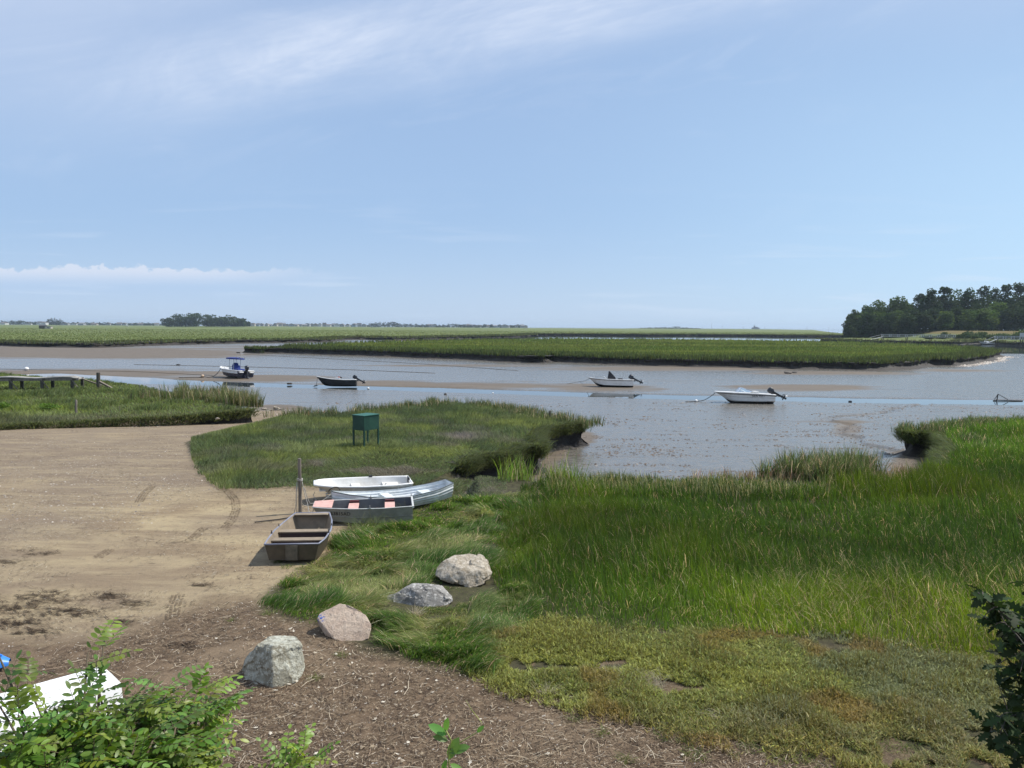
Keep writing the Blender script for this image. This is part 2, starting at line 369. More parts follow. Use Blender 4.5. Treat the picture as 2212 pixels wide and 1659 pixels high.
EL = [(250,763,330,14,1.0),(60,760,200,16,.9),(520,752,170,9,.5),(170,806,260,9,1.1),(560,818,190,8,.9),(450,806,60,5,.6),(820,829,150,8,1.0),(980,834,260,9,.9),(1290,838,150,9,.8),(1400,842,60,7,.6),(1720,838,170,8,.9),(1180,960,40,60,1.2),(1225,945,60,18,1.2),(1150,1010,50,22,1.2),(1990,1000,70,26,1.1),(1500,796,380,5,.9),(1800,806,200,4,.9),(2060,800,120,5,.6),(1000,790,250,4,.5),(2080,742,60,5,1.2),(600,884,60,10,1.3),(1880,1040,120,22,.9),(1700,1010,60,18,.4),(1830,925,40,30,.5)]
dry = np.zeros(Xg.shape)
for cx_, cy_, rx_, ry_, am in EL: dry = np.maximum(dry, am*np.exp(-(((DXg-cx_)/rx_)**2+((DYg-cy_)/ry_)**2)**1.5))
dry = np.clip(dry*1.0+.9*(fbm(Xg*.05, Yg*.4, 5, .6)-.55)+(.35*(fbm(Xg*.5, Yg*.9, 4, .6)-.5)), 0, 1)
B_ = np.stack([dry, gravel, np.clip(polydist(Xg, Yg, rill)*.5, 0, 1)], -1)
B2 = np.stack([sst(120, 260, Yg), np.where((Yg > 383) & (Xg > 205) & (Yg < 425), sst(2.2, 3.0, Zg)*sst(4.6, 4.25, Zg), 0), 0*Zg], -1)
nr, ncl_ = Xg.shape
idx = np.arange(nr*ncl_).reshape(nr, ncl_)
Q = np.stack([idx[:-1,:-1], idx[:-1,1:], idx[1:,1:], idx[1:,:-1]], -1).reshape(-1, 4)
V = np.stack([Xg, Yg, Zg], -1).reshape(-1, 3)
isl = (LA > .5) | (KB > .45)
cls = np.where(isl, np.where(Yg > 118, 2, 1), 0)
cls[sand & near_m & isl] = 3
cq = cls[:-1,:-1].reshape(-1)

# ground shader
b = NB('ground_soil'); P1 = b.pos(); s_ = b.attr('A', 0); lt = b.attr('A', 1); gr = b.attr('A', 2); gv = b.attr('B', 1)
n_big = b.noise(P1, .8, 5, .6); n_mid = b.noise(P1, 5, 6, .65); n_f = b.noise(P1, 38, 5, .7); n_st = b.noise(b.pos((.25, 1.6, 1)), 1.6, 6, .65, .4)
n_big = b.noise(b.pos((.6,1.5,1)), .55, 6, .65, .6); sandc = b.mix(b.ramp(n_big, .42, .58), (.235,.175,.108), (.36,.285,.170))
sandc = b.mix(b.ramp(gr, .25, .8, 0, .75), sandc, (.185,.143,.104))
sandc = b.mix(b.ramp(n_st, .5, .68, 0, .55), sandc, (.36,.29,.175))
sandc = b.mix(b.ramp(n_mid, .56, .70, 0, .65), sandc, (.145,.115,.082))
vor = b.n('ShaderNodeTexVoronoi', {'Vector': P1, 'Scale': 16.0}); vc = b.n('ShaderNodeSeparateColor', {0: vor.outputs['Color']}).outputs[0]
peb = b.math('MULTIPLY', b.ramp(vor.outputs['Distance'], .34, .22), b.ramp(vc, .55, .6)); peb = b.math('MULTIPLY', peb, b.ramp(gv, .1, .7, .06, .8))
sandc = b.mix(b.math('MULTIPLY', peb, .7), sandc, b.mix(vc, (.12,.10,.08), (.46,.42,.35)))
n_d = b.noise(b.pos((.35,1.5,1)), 2.6, 7, .72, 1.2); sandc = b.mix(b.ramp(n_d, .60, .68, 0, .75), sandc, (.085,.062,.045)); sandc = b.mix(b.ramp(n_f, .58, .72, 0, .6), sandc, (.12,.10,.08))
litc = b.mix(b.ramp(n_mid, .35, .62), (.075,.050,.032), (.16,.112,.070))
litc = b.mix(b.ramp(n_f, .52, .68, 0, .65), litc, (.29,.225,.155))
litc = b.mix(b.ramp(n_big, .50, .66, 0, .6), litc, (.225,.168,.110))
soil = b.mix(b.ramp(n_mid, .4, .6), (.040,.036,.020), (.070,.066,.032))
soil = b.mix(b.ramp(n_big, .5, .75, 0, .5), soil, (.085,.078,.045))
g = b.mix(s_, soil, sandc); g = b.mix(lt, g, litc)
hh = b.math('ADD', b.math('MULTIPLY', n_mid, .6), b.math('ADD', b.math('MULTIPLY', n_f, .35), b.math('MULTIPLY', peb, .25)))
b.principled(g, .93, b.bump(hh, .8, .06), Specular_IOR_Level=.2); M_ground = b.m
# marsh plain seen from afar
b = NB('marsh_plain'); P2 = b.pos((.10, 1.0, 1)); n1 = b.noise(P2, .055, 6, .62); n2 = b.noise(b.pos((.22,1,1)), .22, 5, .65, .4); n3 = b.noise(b.pos(), 1.3, 4, .7); n4 = b.noise(b.pos((.05,.6,1)), .012, 4, .5)
fc = b.attr('B2', 0)
c = b.mix(b.ramp(n1, .35, .65), (.090,.130,.038), (.165,.190,.068))
c = b.mix(b.ramp(n4, .4, .62, 0, .6), c, (.17,.18,.09))
c = b.mix(b.ramp(n2, .54, .70, 0, .55), c, (.055,.080,.028))
c = b.mix(b.ramp(n2, .44, .32, 0, .4), c, (.22,.24,.085))
c = b.mix(b.ramp(n3, .5, .75, 0, .35), c, (.05,.07,.025))
c = b.mix(b.attr('B2', 1), c, (.15,.125,.06))
b.principled(c, 1.0, b.bump(n3, .6, .3), Specular_IOR_Level=.05); M_plain = b.m
# mud
b = NB('wet_mud'); dr = b.attr('B', 0); P3 = b.pos(); ns = b.noise(b.pos((.16, 1.0, 1)), .55, 6, .65, .7); nf = b.noise(P3, 3.2, 6, .68, .3); nl = b.noise(b.pos((.06,.9,1)), 1.5, 5, .7, .4)
n5_ = b.noise(b.pos((.12,1,1)), 2.6, 6, .7, .6); dm = b.math('ADD', dr, b.math('MULTIPLY', b.math('SUBTRACT', ns, .5), .55)); dm = b.ramp(dm, .18, .55)
dark = b.ramp(nl, .60, .70, 0, .75)
c = b.mix(b.ramp(nf, .4, .62), (.115,.108,.092), (.17,.155,.13))
c = b.mix(dm, c, b.mix(b.ramp(n5_, .4, .65), (.155,.122,.086), (.105,.084,.062))); c = b.mix(dark, c, (.06,.05,.04))
rg = b.math('ADD', b.ramp(nf, .3, .7, .13, .34), b.math('MULTIPLY', dm, .40)); rg = b.math('ADD', rg, b.math('MULTIPLY', dark, .15))
n5 = b.noise(b.pos((.5,1,1)), 7.0, 5, .7, .5); c = b.mix(b.ramp(n5, .58, .68, 0, .6), c, (.085,.062,.042)); hgt = b.math('ADD', b.math('ADD', b.math('MULTIPLY', nf, .5), b.math('MULTIPLY', n5, .35)), b.math('MULTIPLY', ns, .9))
b.principled(c, rg, b.bump(hgt, .42, .06), Specular_IOR_Level=.52, IOR=1.34); M_mud = b.m
# water
b = NB('water'); nw = b.noise(b.pos((.35,1,1)), 2.2, 3, .5); b.principled((.035,.045,.045), .035, b.bump(nw, .03, .02), IOR=1.33, Specular_IOR_Level=.6); M_water = b.m
def sub(name, sel, mat, extra=None):
    q_ = Q[sel]; ids = np.unique(q_); re = np.full(len(V), -1); re[ids] = np.arange(len(ids)); at = {'A': A_.reshape(-1,3)[ids], 'B': B_.reshape(-1,3)[ids]}
    if extra: at['B2'] = B2.reshape(-1,3)[ids]
    o = npmesh(name, V[ids], [re[q_]], mat, smooth=True, attrs=at); o['kind'] = 'structure'; return o
sub('mud_flat', cq == 0, M_mud); sub('ground', cq == 1, M_ground); sub('marsh_plain', cq == 2, M_plain, True); sub('beach', cq == 3, M_ground)
wtr = MB().add([(-12000,55,WATER),(12000,55,WATER),(12000,14000,WATER),(-12000,14000,WATER)], [(0,1,2,3)]).build('water', M_water); wtr['kind'] = 'structure'
sb = MB().add([(-12000,-400,-2.6),(12000,-400,-2.6),(12000,14000,-2.6),(-12000,14000,-2.6)], [(0,1,2,3)]).build('sea_bed', M_mud); sb['kind'] = 'structure'

# peat banks
b = NB('peat_bank'); P4 = b.pos(); n1 = b.noise(P4, 7, 6, .7); n2 = b.noise(P4, 1.5, 4, .6)
c = b.mix(b.ramp(n1, .35, .65), (.008,.006,.005), (.038,.029,.021)); c = b.mix(b.ramp(n2, .55, .75, 0, .6), c, (.085,.07,.048))
b.principled(c, .75, b.bump(n1, 1.0, .12)); M_bank = b.m
def bank(P, top, inset=.8, seg=.12, lump=.16, under=.15, name='peat_bank', side=1):
    pts = rough(P, 0, seg); n = len(pts); A0 = np.array(pts); T = np.gradient(A0, axis=0); T /= (np.linalg.norm(T, axis=1, keepdims=True)+1e-9)
    Nn = np.stack([-T[:,1], T[:,0]], 1)*side
    k = max(3, int(.4/seg)); ker = np.ones(k)/k
    Nn = np.stack([np.convolve(np.pad(Nn[:,i], k//2, 'edge'), ker, 'same')[k//2:k//2+n] for i in range(2)], 1)
    zt = top(A0[:,0], A0[:,1]); zb = zmud(A0[:,0]-Nn[:,0]*.3, A0[:,1]-Nn[:,1]*.3)-.06
    rws = []
    prof = [(inset, 0, .02), (inset*.35, 0, .03), (.0, .0, .0), (-.04*under, .12, 0), (.25*under, .3, 0), (.5*under, .45, 0), (.2*under, .62, 0), (-.9*under, .80, 0), (-2.6*under, .93, 0), (-4.5*under, 1.0, 0)]
    for j, (off, f, dz) in enumerate(prof):
        nz = (fbm(A0[:,0]*1.1/seg*.12*2+j*.9, A0[:,1]*2.2+j*1.3, 4, .6)-.5)*2*lump*(0 if j == 0 else .6 if j < 3 else 1.5)
        o_ = off+nz; z_ = zt*(1-f)+zb*f+dz
        rws.append(np.stack([A0[:,0]+Nn[:,0]*o_, A0[:,1]+Nn[:,1]*o_, z_], 1))
    Vv = np.concatenate(rws); id_ = np.arange(len(prof)*n).reshape(len(prof), n)
    q_ = np.stack([id_[:-1,:-1], id_[:-1,1:], id_[1:,1:], id_[1:,:-1]], -1).reshape(-1,4)
    o = npmesh(name, Vv, [q_], M_bank, smooth=True); o['kind'] = 'structure'; return o
zt_n = lambda x, y: .02+.08*(fbm(x*.35+9, y*.35, 4)-.5)
bank(mid_bank, zmarsh, name='peat_bank', side=-1); bank(mid_far, zmarsh, name='peat_bank', side=-1)
bank(near_bank, zt_n, name='peat_bank', side=-1); bank(near_far, zt_n, name='peat_bank', side=-1)
bank(left_near[:int(len(left_near)*.13)], lambda x, y: zmarsh(x, y)-.0, name='peat_bank', side=-1, lump=.1); bank(left_in, zmarsh, name='peat_bank', side=-1); bank(left_far, zmarsh, name='peat_bank', side=-1, seg=.25)
bank(isl_near, zmarsh, inset=3, seg=.4, lump=.45, under=.4, side=1, name='peat_bank')
bank(far_near, zmarsh, inset=4, seg=1.0, lump=.8, under=.5, side=1, name='peat_bank')
bank(right_near, zmarsh, inset=3, seg=1.0, lump=.6, under=.4, side=1, name='peat_bank')
# ------------------------------------------------------------------ vegetation
def leafmat(name, rough=.55, trans=.35, spec=.25, var=.0):
    b = NB(name); c = b.attr('Col')
    p_ = b.n('ShaderNodeBsdfPrincipled', {'Base Color': c, 'Roughness': rough, 'Specular IOR Level': spec})
    hs = b.n('ShaderNodeHueSaturation', {'Hue': .49, 'Saturation': 1.15, 'Value': 1.5, 'Color': c})
    t_ = b.n('ShaderNodeBsdfTranslucent', {'Color': hs.outputs[0]})
    mx = b.n('ShaderNodeMixShader', {0: trans, 1: p_.outputs[0], 2: t_.outputs[0]}); b.t.links.new(mx.outputs[0], b.o.inputs[0]); return b.m
M_grass = leafmat('grass_blade', .6, .42, .18); M_leaf = leafmat('leaf', .42, .38, .4); M_straw = leafmat('straw', .8, .15, .1)
def n_blade_seed(nm): return sum(ord(q_) for q_ in nm)
def blades(name, x, y, z, h, w, az, la, lean, bend, col, mat=M_grass, seg3=False, label=None, sinkz=.02, tipcol=None, green=True, gm=(1.42,1.24,1.12)):
    col = np.clip(col*np.array(gm)[None], 0, .85) if green else col
    if green: w = w*1.5; col = np.clip(col*np.exp(np.random.default_rng(n_blade_seed(name)).normal(0, .24, (len(x), 1))), 0, .9)
    n = len(x); ss = [0, .4, .75, 1.0] if seg3 else [0, .55, 1.0]
    wf = [1, .85, .5, 0] if seg3 else [1, .75, 0]
    rows_ = []; cols_ = []
    ax, ay = np.cos(az), np.sin(az); lx, ly = np.cos(la), np.sin(la)
    for i, s_ in enumerate(ss):
        off = h*(lean*s_+bend*s_**2.2); zz = z-sinkz+h*s_*(1-.25*lean*s_)-h*bend*.55*s_**3
        cx_ = x+lx*off; cy_ = y+ly*off; ww = w*wf[i]*.5
        cc = col if tipcol is None else col*(1-s_**2)[...]+tipcol*(s_**2) if np.ndim(s_) else (col if tipcol is None else col*(1-s_**2)+tipcol*s_**2)
        if wf[i] > 0:
            rows_ += [np.stack([cx_-ax*ww, cy_-ay*ww, zz], 1), np.stack([cx_+ax*ww, cy_+ay*ww, zz], 1)]; cols_ += [cc, cc]
        else: rows_.append(np.stack([cx_, cy_, zz], 1)); cols_.append(cc)
    k = len(rows_); Vv = np.stack(rows_, 1).reshape(-1, 3); Cc = np.stack(cols_, 1).reshape(-1, 3); base = np.arange(n)*k
    qs = [np.stack([base+2*i, base+2*i+1, base+2*i+3, base+2*i+2], 1) for i in range((k-3)//2)]
    tr = np.stack([base+k-3, base+k-2, base+k-1], 1)
    o = npmesh(name, Vv, [np.concatenate(qs), tr], mat, col=Cc); o['kind'] = 'stuff'
    if label: o['label'] = label; o['category'] = 'grass'
    return o
def scatter(n, d0, d1, p=1.0, a0=-.78, a1=.78, seed=0):
    """roots with density ~ depth^-(2-p)... p=0: uniform per log depth"""
    r = np.random.default_rng(seed); uu = r.random(n)
    if abs(p) < 1e-6: d = d0*(d1/d0)**uu
    else: d = (d0**p+uu*(d1**p-d0**p))**(1/p)
    x = d*(a0+(a1-a0)*r.random(n)); return x, d, r
def jit(x, y, ax=22, ay=10):
    return ax*2*(fbm(x*1.1, y*1.1, 4, .6)-.5), ay*2*(fbm(x*1.1+50, y*1.1, 4, .6)-.5)
def hsvj(r, n, base, dv=.2, dh=.12):
    c = np.array(base)[None, :]*(1+dv*(r.random((n,1))*2-1)); c = c*(1+dh*(r.random((n,3))*2-1)); return np.clip(c, 0, 1)
def lerp(a, b, t): return a*(1-t[:,None])+np.array(b)[None,:]*t[:,None]
def pick(m_, *a): return [q_[m_] for q_ in a]

def gz(x, y, P, top=None):
    z = height(x, y); d = sdist(x, y, P); t = (zmarsh(x, y) if top is None else top(x, y))
    return np.where((d > -.25) & (d < 1.2), np.maximum(z, t), z)
# --- tall cordgrass on the near right marsh
x, y, r = scatter(400000, 9.5, 52, .45, -.25, .80, 1)
dx, dy = proj(x, y, 0*x); j1, j2 = jit(x, y, 45, 16)
TALL = [(1085,1095),(1150,1040),(1200,1032),(1330,1034),(1640,1036),(1760,1050),(1900,1050),(2040,1020),(2058,985),(2040,934),(1932,926),(1940,905),(2300,870),(2600,900),(2800,2300),(2300,1560),(2120,1450),(1900,1395),(1700,1380),(1560,1375),(1440,1370),(1330,1365),(1240,1350),(1150,1335),(1085,1310),(1060,1250),(1090,1180)]
ins = inpoly(dx+j1, dy+j2, TALL) & (sdist(x, y, NEAR) > -.08)
# thinning in the dark hollows
ins &= r.random(len(x)) < .55+.9*sst(.35, .55, fbm(x*.6, y*.6, 3))
x, y = pick(ins, x, y); n = len(x); z = gz(x, y, NEAR, zt_n); dx, dy = proj(x, y, z)
tn = fbm(x*.16+3, y*.16, 4, .55); tn2 = fbm(x*.9, y*.9, 3); j3 = jit(x, y, 40, 18)
front = sst(1230, 1345, dy); rightd = sst(1500, 1750, dx)*sst(1180, 1290, dy)
h = (.54+.40*(tn-.5)*2+.34*(tn2-.5))*(.7+.55*r.random(n))*(1-.18*front)*(.86+.14*sst(1050, 1110, dx))
edge_d = sdist(dx+j3[0], dy+j3[1], TALL); h *= .42+.58*np.maximum(sst(0, 130, edge_d+80*(fbm(x*.8, y*.8, 3)-.5)), ((dy < 1090) & (dx > 1180))*1.0); h *= np.where(r.random(n) < .06, 1.25, 1)
col = hsvj(r, n, (.058,.118,.026), .28, .12)
col = lerp(col, (.115,.185,.030), sst(.50, .66, tn)*.55+.35*front*(tn2))
col = lerp(col, (.032,.072,.020), sst(.47, .36, tn)*.5)
sdr = r.random(n); dead = (sdr < .05+.10*rightd+.05*tn2) ; col[dead] = hsvj(r, dead.sum(), (.36,.33,.20), .3, .08)
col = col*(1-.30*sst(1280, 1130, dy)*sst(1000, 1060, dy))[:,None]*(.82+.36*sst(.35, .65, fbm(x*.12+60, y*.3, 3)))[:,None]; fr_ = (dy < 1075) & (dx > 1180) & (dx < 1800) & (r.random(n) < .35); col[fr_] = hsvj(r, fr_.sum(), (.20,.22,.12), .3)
w = np.maximum(.006, .00050*y)*(.7+.6*r.random(n))
wind = 2.6*fbm(x*.35, y*.35, 3)*2
bend = .06+.34*r.random(n)**3+.55*(dead)*r.random(n)+.35*rightd*r.random(n)**2
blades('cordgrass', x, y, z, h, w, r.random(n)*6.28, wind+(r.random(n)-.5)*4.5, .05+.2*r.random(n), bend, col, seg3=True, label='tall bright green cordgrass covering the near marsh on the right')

# --- reed tufts standing up at the water's edge
def tufts(name, pts, label, h0=.9, cnt=90, base=(.085,.13,.045), rad=.3, seed=0, wmul=1.0, lodge=.3, zmin=-9):
    r = np.random.default_rng(seed); X=[];Y=[];Hh=[]
    for (cx_, cy_, hh_, rr_) in pts:
        k = int(cnt*(.6+.8*r.random())); a_ = r.random(k)*6.28; q_ = rr_*np.sqrt(r.random(k)); X.append(cx_+q_*np.cos(a_)); Y.append(cy_+q_*np.sin(a_)); Hh.append(hh_*(.55+.5*r.random(k)))
    x=np.concatenate(X); y=np.concatenate(Y); h=np.concatenate(Hh)*h0; n=len(x); z=np.maximum(height(x,y), zmin); c=hsvj(r,n,base,.35,.15); d=r.random(n)<.15; c[d]=hsvj(r,d.sum(),(.33,.31,.22),.3)
    return blades(name,x,y,z,h,np.maximum(.007,.0005*y)*wmul*(.7+.6*r.random(n)),r.random(n)*6.28,r.random(n)*6.28,.04+.22*r.random(n),.05+lodge*r.random(n)**2,c,seg3=True,label=label)
def along(P, n, sp, seed=0, h=1.0, hv=.35, rr=.35):
    r = random.Random(seed); seg = [(P[i], P[i+1]) for i in range(len(P)-1)]; Ls = [math.dist(a, b) for a, b in seg]; T_ = sum(Ls); o = []
    for k in range(n):
        t = r.random()*T_; i = 0
        while t > Ls[i] and i < len(Ls)-1: t -= Ls[i]; i += 1
        a, b_ = seg[i]; f = t/Ls[i]; o.append((a[0]+(b_[0]-a[0])*f+r.gauss(0, sp), a[1]+(b_[1]-a[1])*f+r.gauss(0, sp), h*(1+hv*(r.random()*2-1)), rr*(.6+.8*r.random())))
    return o
tufts('cordgrass', along(wp([(1690,1034,-1),(1730,1024,-1),(1790,1020,-1),(1850,1026,-1),(1842,1038,-1),(1750,1042,-1)]), 40, .40, 1, 1.35), 'isolated clump of tall grey green cordgrass in the mud below the near marsh', .95, 110, (.065,.10,.04), seed=5, lodge=.5)
tufts('dead_cordgrass', along(wp([(1560,1036,-1),(1660,1034,-1),(1860,1040,-1),(1960,1038,-1),(2030,1028,-1),(1900,1048,-1)]), 80, .5, 2, .75), 'thin brown grey stubble of cordgrass in the muddy hollow on the right', .8, 26, (.16,.14,.10), seed=6)
tufts('cordgrass', along(wp([(1110,1030),(1150,1040),(1190,1046),(1240,1050)]), 18, .3, 3, 1.1), 'bright green reed tufts beside the head of the small creek', .95, 45, (.12,.20,.05), seed=7)
tufts('cordgrass', along([( p_[0]+.3, p_[1]-.6) for p_ in near_far], 150, .45, 4, .8)+along([( p_[0]+.7, p_[1]-.1) for p_ in near_bank[len(near_bank)//3:]], 50, .3, 14, .6), 'tall cordgrass fringe along the far rim of the near marsh', .8, 60, (.06,.095,.04), seed=8, zmin=.02)
tufts('cordgrass', along(wp([(375,858),(430,864),(450,862)]), 30, 1.2, 5, 1.1)+along(wp([(450,866),(500,872)]), 18, .8, 6, .85)+along(wp([(515,875),(536,881)]), 16, .35, 7, 1.25), 'tall reeds at the outer end of the left marsh', 1.0, 70, (.095,.125,.055), seed=9, lodge=.15, wmul=.8, zmin=.05)
tufts('cordgrass', along([(p_[0], p_[1]-.5) for p_ in mid_far], 190, .5, 8, .75, .4), 'cordgrass fringe on the water side of the middle marsh', .85, 45, (.07,.10,.045), seed=10, wmul=.8, lodge=.15, zmin=.05)

# --- mid marsh carpet
x, y, r = scatter(200000, 21, 62, .6, -.42, .12, 2)
ins = sdist(x, y, MID) > -.02+.35*(fbm(x*2, y*2, 3)-.5)
extra = zone([(780,1060),(900,1040),(1018,1010),(1100,1035),(1085,1110),(1060,1180),(960,1120),(900,1090),(860,1045)], *[a_+b_ for a_, b_ in zip(proj(x, y, 0*x), jit(x, y, 10, 5))])
x, y = pick(ins | extra, x, y); n = len(x); z = gz(x, y, MID); dx, dy = proj(x, y, z)
tn = fbm(x*.22+13, y*.22, 4, .55); pt = fbm(x*.7+31, y*.7, 3)
lowf = sst(935, 1010, dy)*sst(500, 700, dx)                 # lodged hay nearer the boats
h = (.20+.16*tn+.22*sst(930, 880, dy)*sst(600, 760, dx)+.10*(r.random(n)))*(1-.35*lowf)*(.45+.55*sst(-.05, .9, sdist(x, y, MID)+1.5*extra[ins | extra]))
col = hsvj(r, n, (.058,.088,.034), .25, .1); col = lerp(col, (.105,.145,.045), sst(.50, .64, tn)*.7)
col = lerp(col, (.105,.105,.078), sst(.55, .7, pt)*(.25+.45*lowf)); col = lerp(col, (.13,.13,.105), .8*np.exp(-(((dx-1000)/45)**2+((dy-948)/9)**2)))
swirl = 12*fbm(x*.45+7, y*.45, 3)
blades('marsh_hay', x, y, z, h, np.maximum(.007, .00052*y)*(.7+.6*r.random(n)), r.random(n)*6.28, swirl+(r.random(n)-.5)*2.4, .1+.3*r.random(n)+.9*lowf*r.random(n), .08+.3*r.random(n)**2+.25*lowf, col, gm=(2.0,1.68,1.9), label='short dull green marsh hay around the green box on legs')

# --- hay hanging over the lips of the banks
def lipgrass(name, P, n0, label, base, hh=.32, inward=1, sd=0, zoff=.06, spread=.16):
    r = np.random.default_rng(sd); pe = along(P, n0, .0, sd); x = np.array([a_[0] for a_ in pe]); y = np.array([a_[1] for a_ in pe]); k = 9
    x = np.repeat(x, k)+r.normal(0, spread, n0*k); y = np.repeat(y, k)+r.normal(0, spread, n0*k)+.05; n = len(x)
    A0 = np.array(P); D = ((x[:,None]-A0[None,:,0])**2+(y[:,None]-A0[None,:,1])**2).argmin(1); T = np.gradient(A0, axis=0)[D]; T /= np.linalg.norm(T, axis=1, keepdims=True)+1e-9
    ox, oy = -T[:,1], T[:,0]; dn = np.abs(r.normal(0, .20, n)); x = x+ox*(.10*r.random(n)+.25*dn); y = y+oy*(.10*r.random(n)+.25*dn); a_ = np.arctan2(oy, ox)+r.normal(0, .6, n)
    return blades(name, x, y, np.full(n, zoff)+.05*r.random(n)-1.3*dn*(dn < .4), hh*(.5+.8*r.random(n)), np.maximum(.008, .00055*y)*(.7+.6*r.random(n)), r.random(n)*6.28, a_, .3+.5*r.random(n), .3+.75*r.random(n), hsvj(r, n, base, .35, .12), seg3=True, label=label, sinkz=.0)
lipgrass('overhanging_grass', mid_bank, 2600, 'shaggy grass hanging over the bank of the middle marsh', (.062,.085,.036), .34, sd=61, zoff=.11)
lipgrass('overhanging_grass', near_bank, 2200, 'shaggy grass hanging over the bank at the right', (.062,.092,.032), .38, sd=62, zoff=.05)
lipgrass('overhanging_grass', left_near[:int(len(left_near)*.5)], 1300, 'grass hanging over the low bank of the left marsh', (.075,.10,.045), .25, sd=63, zoff=.10)
# --- swirled marsh hay between the boats and the boulders
HAY = [(845,1125),(900,1100),(1010,1085),(1130,1070),(1180,1180),(1160,1240),(1160,1330),(1130,1365),(1060,1400),(1060,1460),(970,1446),(880,1425),(830,1400),(800,1385),(700,1335),(620,1325),(560,1300),(610,1262),(650,1240),(700,1205),(745,1160),(800,1135)]
x, y, r = scatter(420000, 11, 27, .3, -.45, .10, 3)
dx, dy = proj(x, y, 0*x); j1, j2 = jit(x, y, 26, 14)
hd = sdist(dx+j1, dy+j2, HAY); ins = (r.random(len(x)) < sst(-14, 22, hd)); tuft_ = fbm(x*1.5+3, y*1.5, 4, .55)
bare = fbm(x*.9+40, y*.9+9, 4, .6); ins &= (r.random(len(x)) < sst(.38, .48, tuft_)+.6) & ((bare < .70) | (r.random(len(x)) < .5))
shortf = np.ones(len(x))
for (ba, bb, rx_, y0_, y1_) in ((592,1492,.5,-.15,.9),(745,1392,.55,-.1,.8),(906,1316,.78,-.42,.9),(1004,1273,.62,-.35,1.0),(1063,1187,.3,-.5,.4)):
    q_ = W(ba, bb); shortf[(np.abs(x-q_.x) < rx_+.1) & (y-q_.y > y0_-.15) & (y-q_.y < y1_)] = .30; ins &= ~((np.abs(x-q_.x) < rx_*.8) & (y-q_.y > .05) & (y-q_.y < y1_-.2))
x, y, tuft_, shortf = pick(ins, x, y, tuft_, shortf); n = len(x); z = height(x, y); dx, dy = proj(x, y, z)
h = (.12+.28*sst(.40, .68, tuft_))*(.6+.6*r.random(n))*(.6+.4*sst(600, 800, dx))*shortf; lodge = fbm(x*.8+60, y*.8, 3)
col = hsvj(r, n, (.062,.125,.030), .28, .1); col = lerp(col, (.18,.215,.09), sst(.48, .66, lodge)*.6); col = lerp(col, (.030,.080,.018), sst(.55, .7, tuft_)*.55)
dd = r.random(n) < .07; col[dd] = hsvj(r, dd.sum(), (.34,.31,.20), .3)
sw = 10*fbm(x*.55+2, y*.55, 3)
blades('marsh_hay', x, y, z, h, np.maximum(.005, .0005*y)*(.7+.6*r.random(n)), r.random(n)*6.28, sw+(r.random(n)-.5)*1.6, .25+1.3*sst(.42, .6, lodge)*r.random(n), .2+.5*r.random(n), col, seg3=True, gm=(1.85,1.5,1.5), label='swirled tufted marsh hay between the beached boats and the boulders')

# --- low fleshy herbs in front
x, y, r = scatter(230000, 8.3, 17, .2, -.2, .80, 4)
dx, dy = proj(x, y, 0*x); j1, j2 = jit(x, y, 60, 34); hd = sdist(dx+j1, dy+j2, HERB); ins = (hd > -30) & (r.random(len(x)) < sst(-30, 45, hd)); cl = fbm(x*1.3+70, y*1.3, 4, .6); bare = sst(1560, 1680, dy)*.07
ins &= cl > .30+bare; x, y, cl = pick(ins, x, y, cl); n = len(x)
m_ = 3; xs = np.repeat(x, m_)+r.normal(0, .014, n*m_); ys = np.repeat(y, m_)+r.normal(0, .014, n*m_); cl = np.repeat(cl, m_); n = len(xs); z = height(xs, ys); dx, dy = proj(xs, ys, z)
h = (.05+.30*np.clip(cl-.34, 0, .4)/.4+.03)*(.4+.6*r.random(n)); up_ = r.random(n)
tn = fbm(xs*.5+22, ys*.5, 4, .55)
col = hsvj(r, n, (.135,.165,.062), .3, .1); col = lerp(col, (.115,.140,.085), sst(.5, .62, tn)*.8); col = lerp(col, (.16,.12,.05), sst(.60, .70, fbm(xs*.9, ys*.9+80, 3))*.6)
col = lerp(col, (.19,.22,.07), sst(.45, .33, tn)*.5); col = lerp(col, (.20,.15,.09), sst(1480, 1620, dy+60*(cl-.5))*.45*r.random(n))
zz = z+h*up_*.6
blades('glasswort', xs, ys, zz, .035+.04*r.random(n), .006+.009*r.random(n), r.random(n)*6.28, r.random(n)*6.28, .3+.9*r.random(n), .25*r.random(n), col, sinkz=.0, gm=(1.9,1.7,1.6), label='low yellow green fleshy herbs between the tall grass and the bare ground')
x2, y2 = xs[::3], ys[::3]; n2 = len(x2)
blades('glasswort_stem', x2, y2, z[::3], h[::3]*.9+.03, np.full(n2, .006), r.random(n2)*6.28, r.random(n2)*6.28, .25*r.random(n2), .1*r.random(n2), hsvj(r, n2, (.12,.13,.05), .3), label='thin stems of the low herbs in the foreground')

